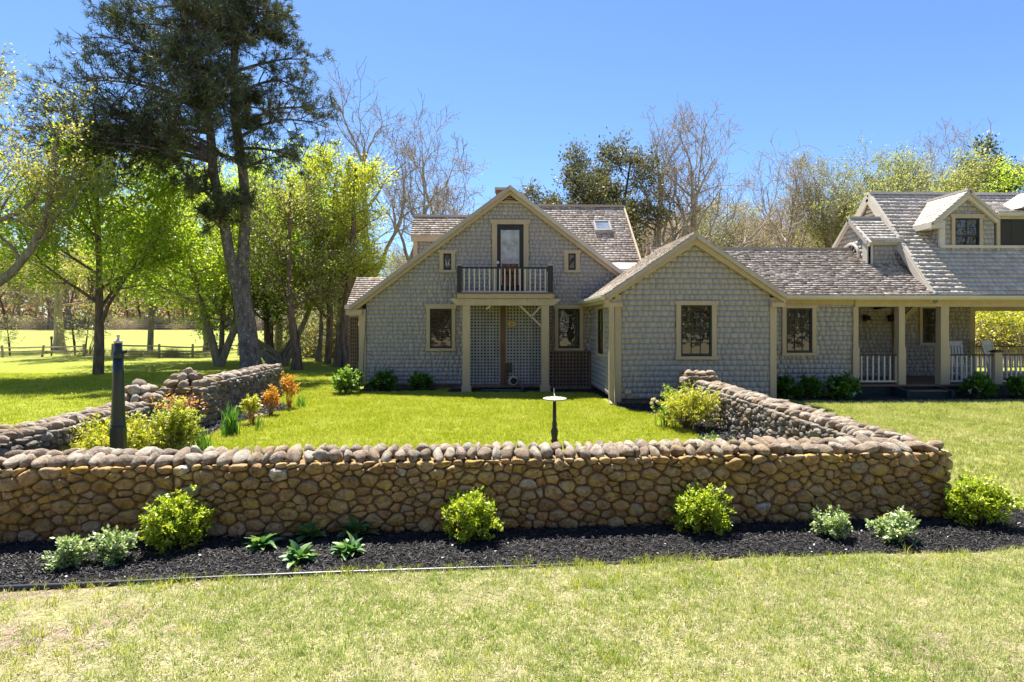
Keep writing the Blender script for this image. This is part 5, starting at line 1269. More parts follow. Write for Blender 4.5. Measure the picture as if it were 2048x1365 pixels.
FAR = [(-60, 'across the field beyond the left picture edge'), (10, 'across the field at the left picture edge'), (60, 'across the field above the left rail fence'), (118, 'across the field behind the broken grey trunk'), (165, 'across the field above the fence corner post'), (198, 'across the field behind the single-trunk maple'), (237, 'across the field straight behind the lamp post'), (290, 'across the field right of the lamp post'), (345, 'across the field above the gate piers'), (400, 'across the field left of the forked maple'), (440, 'across the field behind the forked maple'), (495, 'across the field behind the big pine'), (550, 'across the field behind the leaning trunks'), (594, 'across the field behind the slim cedar'), (640, 'across the field behind the crooked sapling'), (690, 'across the field behind the stout cedar')]
for i in range(34):
    px = 1225 + 560 * (i + rb_.random()) / 34; D = rb_.uniform(46, 78); k = int(rb_.choice(4, p=[.3, .3, .3, .1])); H = (640 - rb_.uniform(385, 430)) / F * D
    woodland(px, D, H, k, hw(k, px, H, ROOF, 'roof'), 'wood behind the connecting roof')
for i in range(14):
    px = 690 + 330 * (i + rb_.random()) / 14; D = rb_.uniform(46, 70); k = int(rb_.choice(4)); H = (640 - rb_.uniform(400, 470)) / F * D
    woodland(px, D, H, k, hw(k, px, H, LEFT, 'left'), 'wood left of the gable')
for i in range(9):
    px = 1720 + 360 * (i + rb_.random()) / 9; D = rb_.uniform(58, 80); k = int(rb_.choice(4)); H = (640 - rb_.uniform(320, 380)) / F * D
    woodland(px, D, H, k, hw(k, px, H, SILV, 'silver'), 'wood above the silver roof')
for i in range(64):
    px = -120 + 850 * (i + rb_.random()) / 64; D = rb_.uniform(108, 140); k = int(rb_.choice(4, p=[.3, .3, .15, .25])); H = rb_.uniform(13, 20)
    woodland(px, D, H, k, hw(k, px, H, FAR, 'far'), 'wood edge across the field')

# ------------------------------------------------------------------ split-rail fences
def rail_fence(label, pts, H, rng, group=None, posts_every=2.6, rails=(.85, .45), mat='bark_pale'):
    pts = [np.array(p, float) for p in pts]; c = pts[len(pts) // 2]
    e = tag(empty('rail_fence', (c[0], c[1], 0)), label, 'fence', group)
    P = []
    for a, b in zip(pts[:-1], pts[1:]):
        n = max(1, round(np.linalg.norm(b - a) / posts_every))
        for k in range(n): P.append(a + (b - a) * k / n)
    P.append(pts[-1]); Q = []
    for p in P:
        z = float(terrain(p[0], p[1])); t = rng.normal(0, .03, 2)
        mb = MB(); mb.tube([(p[0], p[1], z - .05), (p[0] + t[0] * .5, p[1] + t[1] * .5, z + H * .5), (p[0] + t[0], p[1] + t[1], z + H * rng.uniform(.97, 1.06))], [.075, .07, .065], 7)
        v = len(mb.v); mb.f.append(tuple(range(v - 7, v))); mb.build('post', M[mat], e, False); Q.append((p, z))
    for (a, za), (b, zb) in zip(Q[:-1], Q[1:]):
        for r in rails:
            s = rng.normal(0, .03, 2); m = (a + b) / 2
            mb = MB(); mb.tube([(a[0], a[1], za + H * r + s[0]), (m[0], m[1], (za + zb) / 2 + H * r + s.mean() - .02), (b[0], b[1], zb + H * r + s[1])], [.045, .055, .045], 6); mb.build('rail', M[mat], e)
    return e
rf = np.random.default_rng(3)
P2 = lambda px, D: tz(px, D)[:2]
rail_fence('weathered two-rail fence at the left ending in a corner post', [P2(-150, 38.4), P2(84, 38), P2(168, 38)], .72, rf)
rail_fence('two-rail fence running behind the pine towards the house', [P2(225, 37.5), P2(318, 37.5), P2(385, 38.2), P2(560, 42), P2(700, 46)], .78, rf, posts_every=3.2)
rail_fence('long low fence along the far wood edge', [P2(-150, 106), P2(200, 106), P2(420, 107), P2(720, 104)], 1.0, rf, posts_every=4.2)
p = tz(103, 39.2); mb = MB(); mb.box(-.035, .035, -.035, .035, 0, 1.15); mb.box(-.06, .06, -.04, .04, 1.05, 1.25); o = mb.build('bird_box_post', M['bark_dark'], None); o.location = tuple(p); tag(o, 'thin dark stake with a small box behind the left rail fence', 'stake')

# ------------------------------------------------------------------ lamp post without a lantern
lp = gnd(237, 1000)[:2] ; lp = at(236.5, 800, 7.1)[:2]
lamp = tag(empty('lamp_post', (lp[0], lp[1], 0)), 'dark green lamp post without its lantern, behind the left front wall', 'lamp post'); lamp['local'] = 1
mb = MB(); mb.lathe([(.085, 0), (.085, .78), (.078, .80)], n=8, rot=.39); mb.build('base', M['metal_green'], lamp)
mb = MB(); mb.lathe([(.076, .80), (.080, .815), (.072, .83), (.078, .85), (.070, .87), (.072, .9), (.058, 1.4), (.053, 1.58)], n=20); mb.build('shaft', M['metal_green'], lamp, True)
mb = MB(); mb.lathe([(.053, 1.58), (.062, 1.59), (.056, 1.605), (.063, 1.625), (.054, 1.65), (.042, 1.68), (.041, 1.76)], n=20); mb.build('collar', M['metal_green'], lamp, True)
mb = MB(); mb.lathe([(.046, 1.76), (.044, 1.785), (.03, 1.79), (.014, 1.80), (.012, 1.825), (.02, 1.84), (.012, 1.86)], n=12); mb.build('stub', M['trim_pale'], lamp, True)
mb = MB(); mb.box(.06, .09, -.015, .015, 1.64, 1.67); mb.build('screw', M['dark_paint'], lamp)

# ------------------------------------------------------------------ sundial
sdp = at(1109, 797, 7.9); sund = tag(empty('sundial', (sdp[0], sdp[1], 0)), 'pale round sundial on a thin dark pedestal in the lawn', 'sundial'); sund['local'] = 1
zd = sdp[2]
mb = MB(); mb.lathe([(.16, 0), (.16, .05), (.06, .09), (.035, .16), (.05, .24), (.028, .32), (.024, zd - .62), (.05, zd - .56), (.036, zd - .53), (.044, zd - .48), (.05, zd - .43), (.03, zd - .38), (.034, zd - .34), (.026, zd - .3), (.022, zd - .02)], n=16); mb.build('pedestal', M['bronze'], sund, True)
mb = MB(); mb.lathe([(.03, -.025), (.15, -.012), (.156, 0), (.154, .006)], (0, 0, zd), 40); dsc = mb.build('dial', M['verdigris'], sund); dsc.rotation_euler = (math.radians(2.0), 0, 0)
mb = MB(); mb.prism([(-.004, -.09, zd + .006), (-.004, .05, zd + .006), (-.004, .075, zd + .125), (-.004, .055, zd + .13), (-.004, .03, zd + .06)], (.008, 0, 0)); mb.build('gnomon', M['verdigris'], sund)
mb = MB()
for k in range(12): a = k * math.pi / 6; mb.bar((.11 * math.cos(a), .11 * math.sin(a), zd + .008), (.14 * math.cos(a), .14 * math.sin(a), zd + .008), (0, 0, 1), .002, .005)
mb.build('hour_mark', M['bronze'], dsc); 
for ch in dsc.children: ch.location = (0, 0, 0)

# ------------------------------------------------------------------ rocking chairs
def rocking_chair(label, px, Y, rz):
    p = at(px, 768, Y); e = tag(empty('rocking_chair', (p[0], Y, fz), rz), label, 'rocking chair', 'rocking chairs on the porch'); e['local'] = 1
    mt = M['white']
    for x in (-.27, .27):
        mb = MB(); t = np.linspace(-1, 1, 9); mb.tube([(x, q * .48, .03 + .09 * q * q) for q in t], .022, 5); mb.build('rocker', mt, e)
        mb = MB(); mb.bar((x, -.25, .05), (x, -.25, .64), (1, 0, 0), .05, .05); mb.build('leg', mt, e)
        mb = MB(); mb.bar((x, .2, .05), (x, .24, .42), (1, 0, 0), .05, .05); mb.bar((x, .24, .42), (x, .44, 1.16), (1, 0, 0), .05, .04); mb.build('leg', mt, e)
        mb = MB(); mb.box(x - .045, x + .045, -.33, .3, .64, .665); mb.build('armrest', mt, e)
    for k in range(7):
        y = -.28 + k * .085; mb = MB(); mb.box(-.27, .27, y, y + .07, .42 - k * .008, .44 - k * .008); mb.build('seat_slat', mt, e)
    for k in range(6):
        x = -.2 + k * .08; mb = MB(); mb.bar((x, .25, .46), (x, .415, 1.04), (1, 0, 0), .05, .016); mb.build('back_slat', mt, e)
    mb = MB(); mb.bar((-.25, .425, 1.08), (.25, .425, 1.08), (0, .25, 1), .14, .03); mb.build('headrest', mt, e)
    mb = MB(); mb.bar((-.25, .245, .46), (.25, .245, .46), (0, .25, 1), .06, .03); mb.bar((-.27, -.25, .22), (.27, -.25, .22), (0, 0, 1), .04, .03); mb.build('stretcher', mt, e)
rocking_chair('white slatted rocking chair beside the porch column, facing left', 1912, 17.5, math.radians(-20))
rocking_chair('white slatted rocking chair behind the newel post, at the right', 2003, 18.2, math.radians(22))

# ------------------------------------------------------------------ hose and reel under the balcony
hp = at(1026, 765, YL - .12)
hr = tag(empty('hose_reel', (hp[0], hp[1], 0)), 'dark hose reel hanging low on the lattice post', 'hose reel'); hr['local'] = 1
mb = MB(); mb.lathe([(.14, -.06), (.14, -.05), (.07, -.05), (.07, .05), (.14, .05), (.14, .06)], n=20); o = mb.build('drum', M['trim_pale'], hr); o.rotation_euler = (math.pi / 2, 0, .3); o.location = (0, 0, .28)
mb = MB(); mb.lathe([(.055, .0), (.09, .02), (.10, .05), (.02, .05)], n=16); o = mb.build('hub', M['dark_paint'], hr); o.rotation_euler = (math.pi / 2, 0, .3); o.location = (0, -.05, .28)
mb = MB(); mb.box(-.24, -.03, .04, .08, .55, .8); mb.box(-.2, -.17, .0, .04, .3, .55); mb.build('bracket', M['bronze'], hr)
mb = MB()
t = np.linspace(0, 1, 26); pts = [(hp[0] + .1 + .18 * math.sin(min(1, s * 2.2) * 1.9) - max(0, s - .45) * 2.2, hp[1] - .12 - .28 * s + .1 * math.sin(s * 9), max(.03, .34 - s * .75)) for s in t]
mb.tube(pts, .016, 7); tag(mb.build('garden_hose', M['hose'], None, True), 'teal garden hose lying on the mulch under the balcony', 'hose')

# ------------------------------------------------------------------ edging strip of the front bed
pts = [gnd(px, py)[:2] for px, py in ((-150, 1194), (0, 1182), (150, 1175), (300, 1167), (470, 1158), (650, 1150), (780, 1145), (1024, 1137), (1250, 1128), (1420, 1120))]
xs = np.linspace(0, len(pts) - 1, 60); P_ = np.array([[np.interp(x, range(len(pts)), [p[k] for p in pts]) for k in (0, 1)] for x in xs])
mb = MB(); mb.tube([(p[0], p[1], .02 - .018 * i / 60) for i, p in enumerate(P_)], [.023 - .004 * min(1, i / 30) for i in range(60)], 10); tag(mb.build('garden_edging', M['black_plastic'], None, True), 'black tubular edging along the front of the mulch bed', 'edging')

# ------------------------------------------------------------------ shrubs and flowers
def stems_leaves(e, rng, n, tip, wid, lf, lsize, lm, sm='bark_dark', base_r=.05, r0=.006, bend=.25, tmin=.3, asp=.55, flat=.9, jit=.012, up=None, crown='foliage', twigs=3, per=None):
    """n stems from the base to tip(rng) -> (x, y, z); leaves along the outer part"""
    pl = []; rl = []; C = []; D = []
    for k in range(n):
        t3 = np.array(tip(rng)); b = np.append(rng.normal(0, base_r, 2), 0.0); t = np.linspace(0, 1, 7)[:, None]
        mid = V3(0, 0, 1) * bend * np.linalg.norm(t3[:2]) * 1.0
        pts = b + (t3 - b) * t + np.sin(t * math.pi) * mid + np.cumsum(rng.normal(0, .006, (7, 3)), 0) * t
        pl.append(pts); rl.append(np.linspace(r0, r0 * .3, 7))
        for j in range(twigs):
            tt = rng.uniform(.45, .95); p, d = interp(pts, tt); d2 = unit(d + rng.normal(0, .6, 3) + V3(0, 0, .2)); Lw = wid * rng.uniform(.12, .3)
            tw = path(rng, p, d2, Lw, 7, .12, .05); pl.append(tw); rl.append(np.linspace(r0 * .5, r0 * .2, 7))
    v, q = tubes(pl, rl, 4); _child('stems', np_mesh('stems', v, q, M[sm], True), e)
    N = lf; ids = rng.integers(len(pl), size=N); ts = tmin + (1 - tmin) * rng.random(N) ** .7
    P = np.empty((N, 3)); D = np.empty((N, 3))
    for k in range(N):
        p, d = interp(pl[ids[k]], min(ts[k], .999)); P[k] = p; D[k] = unit(d + rng.normal(0, .8, 3) + V3(0, 0, .15))
    P += rng.normal(0, jit, P.shape); P[:, 2] = np.maximum(P[:, 2], .01)
    V, Q = kite(rng, P, lsize, D, asp, flat); _child(crown, np_mesh(crown, V, Q, M[lm]), e)
def shrub(name, label, cat, px, py, w, h, n, lf, ls, lm, seed, group=None, D=None, asp=.55, sm='bark_dark', lowz=.08, bend=.25, tmin=.3, flat=.9, twigs=3, top=None, jit=.012):
    rng = np.random.default_rng(seed); p = gnd(px, py) if D is None else tz(px, D)
    e = tag(empty(name, tuple(p)), label, cat, group); e['local'] = 1
    def tip(r):
        a = r.uniform(0, 2 * math.pi); z = lowz + (1 - lowz) * r.random() ** .8; rad = math.sqrt(max(0, 1 - (max(0, z - .42) / .6) ** 2)) * (.62 + .38 * min(1, z / .3)) * r.uniform(.75, 1.05)
        lump = 1 + .12 * math.sin(3 * a + seed) + .08 * math.sin(5 * a)
        return (w / 2 * rad * math.cos(a) * lump, w / 2 * rad * math.sin(a) * lump, h * z * r.uniform(.85, 1.05))
    stems_leaves(e, rng, n, tip, w, lf, ls, lm, sm, base_r=w * .06, bend=bend, tmin=tmin, asp=asp, flat=flat, twigs=twigs, jit=jit)
    return e
G4 = 'golden green shrubs along the front wall'
shrub('golden_shrub', 'yellow green shrub at the wall, leftmost of the four, loosely shaped', 'shrub', 350, 1096, .44, .46, 80, 5600, .036, 'leaf_gold', 1, G4)
shrub('golden_shrub', 'yellow green round shrub at the wall near the middle, right of the hostas', 'shrub', 938, 1080, .44, .42, 90, 7000, .032, 'leaf_gold', 2, G4)
shrub('golden_shrub', 'yellow green round shrub at the wall, left of the two pale plants', 'shrub', 1402, 1064, .48, .43, 90, 7000, .032, 'leaf_gold', 3, G4)
shrub('golden_shrub', 'yellow green shrub at the right end of the front wall', 'shrub', 1955, 1050, .52, .44, 90, 7500, .032, 'leaf_gold', 4, G4)
GP = 'pale leaved plants in the front bed'
for k, (px, py, w, h, lb) in enumerate(((136, 1136, .29, .25, 'small pale variegated plant, leftmost in the front bed'), (231, 1128, .33, .28, 'pale variegated plant just left of the leftmost golden shrub'), (1665, 1078, .31, .27, 'pale variegated plant in the right front bed, left one of two'), (1790, 1085, .40, .25, 'wide pale variegated plant near the right end of the front wall'))):
    shrub('variegated_plant', lb, 'plant', px, py, w * .92, h, 46, 1500, .036, 'leaf_pale', 10 + k, GP, sm='leaf_iris', asp=.55, twigs=1, flat=2.0)
# hostas: each leaf a piece
HL = []
for k in range(4):
    r = np.random.default_rng(60 + k); n = 7; t = np.linspace(0, 1, n); V = []
    for s in t:
        wd = .5 * .46 * math.sin(math.pi * (s * .92 + .05)) ** .8 * (1 - .25 * s); z = .42 * s - .42 * s * s * (1 + .25 * k); y = s * (1 - .05 * k)
        V += [(-wd, y, z + wd * .35), (0, y, z - .01), (wd, y, z + wd * .35)]
    Fq = [[i * 3 + j, i * 3 + j + 1, i * 3 + j + 4, i * 3 + j + 3] for i in range(n - 1) for j in (0, 1)]
    HL.append(np_mesh('leaf', V, np.array(Fq), M['leaf_hosta'], True))
def hosta(label, px, py, size, n, seed):
    r = np.random.default_rng(seed); p = gnd(px, py); e = tag(empty('hosta', tuple(p)), label, 'plant', 'hostas in the front bed'); e['local'] = 1
    for k in range(n):
        o = _child('leaf', HL[r.integers(4)], e); f = k / n; a = k * 2.4 + r.normal(0, .3)
        o.location = (r.normal(0, .012), r.normal(0, .012), .005); s = size * r.uniform(.75, 1.1); o.scale = (s, s, s); o.rotation_euler = (math.radians(8 + 62 * f + r.normal(0, 6)), r.normal(0, .2), a)
hosta('dark green hosta, leftmost of the five in the front bed', 525, 1100, .185, 34, 1)
hosta('dark green hosta tight against the wall, second from the left', 622, 1078, .20, 32, 2)
hosta('yellow centred hosta nearest the edging', 597, 1126, .185, 34, 3)
hosta('large dark hosta against the wall, rightmost of the back ones', 712, 1073, .21, 32, 4)
hosta('yellow and pale leaved hosta, front right of the five', 698, 1112, .185, 34, 5)

# inside the garden
shrub('spirea_bush', 'yellow leaved bush behind the lamp post', 'shrub', 238, 925, 1.1, .62, 100, 7000, .055, 'leaf_spirea', 30, None, D=8.2, lowz=.25, sm='bark_cedar', asp=.4, flat=2.5)
e = shrub('red_tipped_bush', 'bushy plant with red brown tips right of the lamp post', 'shrub', 352, 890, .72, .88, 70, 5200, .05, 'leaf_lime', 31, None, D=8.7, lowz=.45, sm='bark_cedar', asp=.4, flat=2.5)
rng = np.random.default_rng(5); C = rng.normal(0, 1, (260, 3)) * V3(.17, .15, .06) + V3(.06, 0, .86); V, Q = kite(rng, C, .055, None, .4, 2.5); _child('red_tips', np_mesh('red_tips', V, Q, M['leaf_red']), e)
for k, (px, D, w, h, lm, lb) in enumerate(((505, 12.0, .42, .62, 'leaf_spirea', 'thin yellow leaved plant in the left bed behind the strap leaves'), (542, 13.1, .45, .62, 'leaf_orange', 'orange leaved young bush in the left bed'), (579, 14.2, .5, .82, 'leaf_orange', 'taller orange leaved bush at the far end of the left bed'))):
    shrub('young_bush', lb, 'shrub', px, 0, w, h, 24, 800, .06, lm, 40 + k, 'young bushes in the left bed', D=D, lowz=.55, sm='leaf_red', asp=.45, flat=2.0, bend=.1, tmin=.55)
def strap(name, label, cat, px, D, n, h, w, seed, mat='leaf_iris', flowers=0, fmat='petal_cream', group=None, spread=.14, lean=.45):
    r = np.random.default_rng(seed); p = tz(px, D); e = tag(empty(name, tuple(p)), label, cat, group); e['local'] = 1; V = []; Q = []
    for k in range(n):
        b = np.append(r.normal(0, spread * .5, 2), 0); a = r.uniform(0, 6.28); L = h * r.uniform(.6, 1.1); out_ = L * lean * r.uniform(.1, 1); s = V3(-math.sin(a), math.cos(a), 0) * w / 2; m = len(V)
        for t in np.linspace(0, 1, 6):
            c = b + V3(math.cos(a), math.sin(a), 0) * out_ * t * t + V3(0, 0, L * (t - .28 * t ** 3 * (out_ / L) * 2)); ww = (1 - t ** 2.5) + .05; V += [c - s * ww, c + s * ww]
        Q += [[m + 2 * i, m + 2 * i + 1, m + 2 * i + 3, m + 2 * i + 2] for i in range(5)]
    _child('foliage', np_mesh('foliage', np.array(V), np.array(Q), M[mat]), e)
    for k in range(flowers):
        a = r.uniform(0, 6.28) if flowers < 3 else math.pi * (.75 + .5 * k / max(1, flowers - 1)); c = V3(math.cos(a) * h * .55, math.sin(a) * h * .3, h * r.uniform(.75, 1.1)); mb = MB(); mb.tube([(0, 0, 0), tuple(c * V3(.35, .35, .7)), tuple(c)], .004, 4); st_ = mb.build('flower_stem', M['leaf_iris'], None); st_.parent = e
        V2 = []; F2 = []
        for q in range(6):
            b = q * math.pi / 3; d = V3(math.cos(b), -.6, math.sin(b)); s2 = V3(-math.sin(b), 0, math.cos(b)) * .014; m = len(V2); V2 += [c, c + d * .022 + s2, c + d * .045, c + d * .022 - s2]; F2.append([m, m + 1, m + 2, m + 3])
        _child('flower', np_mesh('flower', np.array(V2), np.array(F2), M[fmat]), e)
    return e
strap('strap_leaf_clump', 'clump of upright green strap leaves in the left bed', 'plant', 462, 10.9, 90, .62, .022, 1)
strap('daffodil_clump', 'spent cream daffodils at the foot of the red tipped bush', 'flowers', 402, 9.0, 60, .5, .016, 2, flowers=3)
strap('daffodil_clump', 'few cream daffodils beside the strap leaf clump', 'flowers', 515, 11.4, 14, .3, .014, 6, flowers=2)
strap('strap_leaf_clump', 'small bright tuft of strap leaves at the far tip of the left bed', 'plant', 602, 14.5, 40, .32, .018, 3)
shrub('spirea_bush', 'yellow leaved bush against the right garden wall', 'shrub', 1378, 0, 1.1, .68, 110, 8000, .05, 'leaf_spirea', 33, None, D=11.2, lowz=.2, sm='bark_cedar', asp=.4, flat=2.5)
strap('daffodil_clump', 'faded daffodils left of the yellow bush by the right wall', 'flowers', 1331, 11.4, 44, .5, .016, 4, flowers=4)
shrub('green_bush', 'small dark green bush between the yellow bush and the stone pier', 'shrub', 1350, 0, .7, .62, 40, 1100, .06, 'leaf_bright', 34, None, D=13.0)
for k, (px, D, lb) in enumerate(((1418, 9.4, 'low bright green tuft in the right bed, left one'), (1478, 8.9, 'low bright green tuft in the right bed, right one'))):
    shrub('low_plant', lb, 'plant', px, 0, .42, .17, 30, 420, .045, 'leaf_bright', 50 + k, 'low green tufts in the right bed', D=D)
# hydrangeas along the house
GH = 'hydrangeas along the house'
for k, (px, D, w, h, lm, lb) in enumerate(((697, 17.2, .82, .72, 'leaf_bright', 'bright sunlit leafy bush at the left corner of the house'), (766, 18.0, .66, .52, 'leaf_hydrangea', 'dark green hydrangea under the left wall, left one of two'), (842, 18.0, .6, .5, 'leaf_hydrangea', 'dark green hydrangea under the left ground floor window'),
     (1568, 15.75, .5, .56, 'leaf_hydrangea', 'dark green hydrangea tight beside the corner of the front gable'), (1614, 15.7, .6, .52, 'leaf_hydrangea', 'dark green hydrangea under the six-over-six window'), (1684, 15.6, .82, .56, 'leaf_hydrangea', 'wide dark green hydrangea left of the porch railing'),
     (1956, 15.6, .76, .54, 'leaf_hydrangea', 'dark green hydrangea in front of the newel post railing'), (2040, 15.6, .7, .52, 'leaf_hydrangea', 'dark green hydrangea at the right edge of the porch'))):
    e = shrub('hydrangea', lb, 'shrub', px, 0, w, h, 60, 2000, .095, lm, 70 + k, GH, D=D, asp=.75, flat=2.6, twigs=2, lowz=.12)
    if k > 2:
        r = np.random.default_rng(k); a = r.uniform(0, 6.28, 3)
        C = np.concatenate([np.array([math.cos(x) * w * .4, -abs(math.sin(x)) * w * .42, h * r.uniform(.15, .8)]) + r.normal(0, .02, (10, 3)) for x in a]); V, Q = kite(r, C, .05, None, .8, 1); _child('flowers', np_mesh('flowers', V, Q, M['petal_white']), e)
# brush behind the porch and behind the house
shrub('gold_bush', 'large golden bush on the bank seen through the open porch', 'shrub', 2022, 0, 6.0, 2.9, 160, 9000, .13, 'leaf_spirea', 90, None, D=33, twigs=5, jit=.08)
shrub('gold_bush', 'second golden bush farther right seen through the porch', 'shrub', 2120, 0, 6, 3.2, 120, 6000, .13, 'leaf_spirea', 91, None, D=35, twigs=5, jit=.08)
for k, (px, D, w, h, lm, lb) in enumerate(((705, 36, 4.5, 5.5, 'needle_bronze', 'dark brown thicket left of the house roof'), (770, 38, 5, 5.0, 'leaf_tan', 'tan budding thicket behind the left dormer'), (880, 40, 5, 7.5, 'leaf_olive', 'olive thicket behind the left slope of the gable'), (640, 44, 5, 4, 'leaf_olive', 'olive thicket behind the cedar trunks'))):
    shrub('thicket', lb, 'shrub', px, 0, w, h, 150, 5000, .12, lm, 95 + k, None, D=D, twigs=6, jit=.1, sm='bark_pale', bend=.1)
# reflections: a blossoming tree and a wood edge stand behind the photographer
bt = maple(301, 'pink blossoming tree behind the photographer, mirrored in the panes', 1, -9, 8.0, nleaf=24000, lm='leaf_pink', size=.2, name='blossom_tree', R=.16)
bt.location = (-2.4, -9.0, 0)

M['leaf_wood'] = leaf('wood_leaf', [(0, (.12, .09, .05)), (.5, (.24, .20, .09)), (1, (.34, .32, .10))], .2)
# ------------------------------------------------------------------ ground cover (uncountable): grass, mulch chips, litter, brush
def inside(poly, P):
    x, y = P[:, 0], P[:, 1]; r = np.zeros(len(P), bool); pl = np.array([np.array(p, float) for p in poly])
    for a, b in zip(pl, np.roll(pl, -1, 0)):
        c = (a[1] > y) != (b[1] > y); xx = (b[0] - a[0]) * (y - a[1]) / (b[1] - a[1] + 1e-12) + a[0]; r ^= c & (x < xx)
    return r
def scatter(name, P, meshes, smin, smax, rng, kind='stuff', tilt=.12, label=None, rz=None):
    coll = bpy.data.collections.new(name + '_sources')
    for m_ in meshes:
        o = bpy.data.objects.new(m_.name, m_); coll.objects.link(o)
    me = bpy.data.meshes.new(name); me.vertices.add(len(P)); me.vertices.foreach_set('co', np.asarray(P, np.float32).ravel())
    n = len(P); R = np.stack([rng.normal(0, tilt, n), rng.normal(0, tilt, n), rng.uniform(0, 6.28, n)], 1)
    a = me.attributes.new('rot', 'FLOAT_VECTOR', 'POINT'); a.data.foreach_set('vector', R.astype(np.float32).ravel())
    a = me.attributes.new('scl', 'FLOAT', 'POINT'); a.data.foreach_set('value', rng.uniform(smin, smax, n).astype(np.float32))
    a = me.attributes.new('pick', 'INT', 'POINT'); a.data.foreach_set('value', rng.integers(0, len(meshes), n).astype(np.int32))
    o = link(name, me); g = bpy.data.node_groups.new(name, 'GeometryNodeTree'); N = g.nodes; L = g.links
    g.interface.new_socket('Geometry', in_out='INPUT', socket_type='NodeSocketGeometry'); g.interface.new_socket('Geometry', in_out='OUTPUT', socket_type='NodeSocketGeometry')
    gi = N.new('NodeGroupInput'); go = N.new('NodeGroupOutput'); ip = N.new('GeometryNodeInstanceOnPoints'); ci = N.new('GeometryNodeCollectionInfo')
    ci.inputs['Collection'].default_value = coll; ci.inputs['Separate Children'].default_value = True; ci.inputs['Reset Children'].default_value = True
    def attr(nm, t):
        q = N.new('GeometryNodeInputNamedAttribute'); q.data_type = t; q.inputs[0].default_value = nm; return q.outputs[0]
    L.new(gi.outputs[0], ip.inputs['Points']); L.new(ci.outputs[0], ip.inputs['Instance']); ip.inputs['Pick Instance'].default_value = True
    L.new(attr('pick', 'INT'), ip.inputs['Instance Index']); L.new(attr('rot', 'FLOAT_VECTOR'), ip.inputs['Rotation']); L.new(attr('scl', 'FLOAT'), ip.inputs['Scale'])
    L.new(ip.outputs[0], go.inputs[0]); md = o.modifiers.new('scatter', 'NODES'); md.node_group = g
    tag(o, label, None, None, kind); return o
def tuft(seed, n, rad, h, w, mat, lean=.5):
    r = np.random.default_rng(seed); V = []; T = []; Q = []
    for k in range(n):
        a = r.uniform(0, 6.28); b = np.array([*(r.normal(0, rad, 2)), -.004]); L = h * r.uniform(.45, 1.15); d = V3(math.cos(a), math.sin(a), 0) * L * lean * r.uniform(.1, 1.2); az = r.uniform(0, 6.28); s = V3(math.cos(az), math.sin(az), 0) * w / 2 * r.uniform(.7, 1.3); m = len(V)
        V += [b - s, b + s, b + d * .35 + V3(0, 0, L * .6) + s * .75, b + d * .35 + V3(0, 0, L * .6) - s * .75, b + d + V3(0, 0, L * .95)]
        Q.append([m, m + 1, m + 2, m + 3]); T.append([m + 3, m + 2, m + 4])
    return np_mesh('grass_tuft', np.array(V), [np.array(Q), np.array(T)], M[mat])
rgs = np.random.default_rng(8)
front_edge = [np.array(p, float) for p in ((-8, 1.5), (8, 1.5))] 
def band(x0, x1, y0, y1, dens): n = int((x1 - x0) * (y1 - y0) * dens); return np.stack([rgs.uniform(x0, x1, n), rgs.uniform(y0, y1, n)], 1)
def noise2(P, s, seed):
    r = np.random.default_rng(seed); v = 0
    for k in range(5):
        a = r.uniform(0, 6.28); f = s * r.uniform(.6, 1.8); v = v + np.sin((P[:, 0] * math.cos(a) + P[:, 1] * math.sin(a)) * f + r.uniform(0, 6.28))
    return v / 5
BEDS = [BED_FRONT, BED_LEFT, BED_RIGHT, BED_HOUSE_L, BED_MID, BED_RIGHT_H]
def clear(P, beds=BEDS):
    k = np.ones(len(P), bool)
    for b in beds: k &= ~inside(b, P)
    x, y = P[:, 0], P[:, 1]
    d = (P - FW_A) @ FWd; n = (P - FW_A) @ FWn; k &= ~((d > -.6) & (d < Lw + .05) & (n < .05) & (n > -WT - .02))
    k &= ~((x > 4.3) & (x < 5.1) & (y > 6) & (y < 14.4))                     # right wall
    k &= ~((x > lx(y) - .58) & (x < lx(y) + .05) & (y > 5) & (y < 17))         # left wall
    k &= ~((x > -4.6) & (x < 4.9) & (y > 18.4)); k &= ~((x > 2.9) & (x < 6.3) & (y > 14.75)); k &= ~((x > 6.2) & (y > 16.2))
    return k
def z0(P): return np.column_stack([P, terrain(P[:, 0], P[:, 1])])
# dry front lawn
P = band(-7.5, 8.5, 2.2, 6.0, 900); fr_y = np.interp(P[:, 0], [p[0] for p in BED_FRONT[:9]], [p[1] for p in BED_FRONT[:9]])
P = P[((P[:, 1] < fr_y + .03) | (P[:, 0] > 5.9)) & ~inside(BED_FRONT, P)]; bare_ = noise2(P, 2.2, 3) + noise2(P, 6, 4) * .6
soil = np.interp(P[:, 0], [-4.5, -2.2, -.8, 5], [.5, .33, .0, -.1]); P = P[bare_ * .55 - soil + rgs.normal(0, .28, len(P)) > -.5]
scatter('lawn_grass', z0(P), [tuft(k, 16, .022, .038, .0035, 'blade_dry', .8) for k in range(5)], .6, 1.35, rgs, label='short dry straw and green grass of the front lawn')
P = band(-7.5, 8.5, 2.2, 6.0, 45); fr_y = np.interp(P[:, 0], [p[0] for p in BED_FRONT[:9]], [p[1] for p in BED_FRONT[:9]]); P = P[(P[:, 1] < fr_y - .02) & (noise2(P, 1.4, 9) > -.15)]
scatter('tall_grass_tufts', z0(P), [tuft(20 + k, 14, .02, .075, .0038, 'blade_green', .6) for k in range(4)], .6, 1.3, rgs, label='taller green tufts in the front lawn')
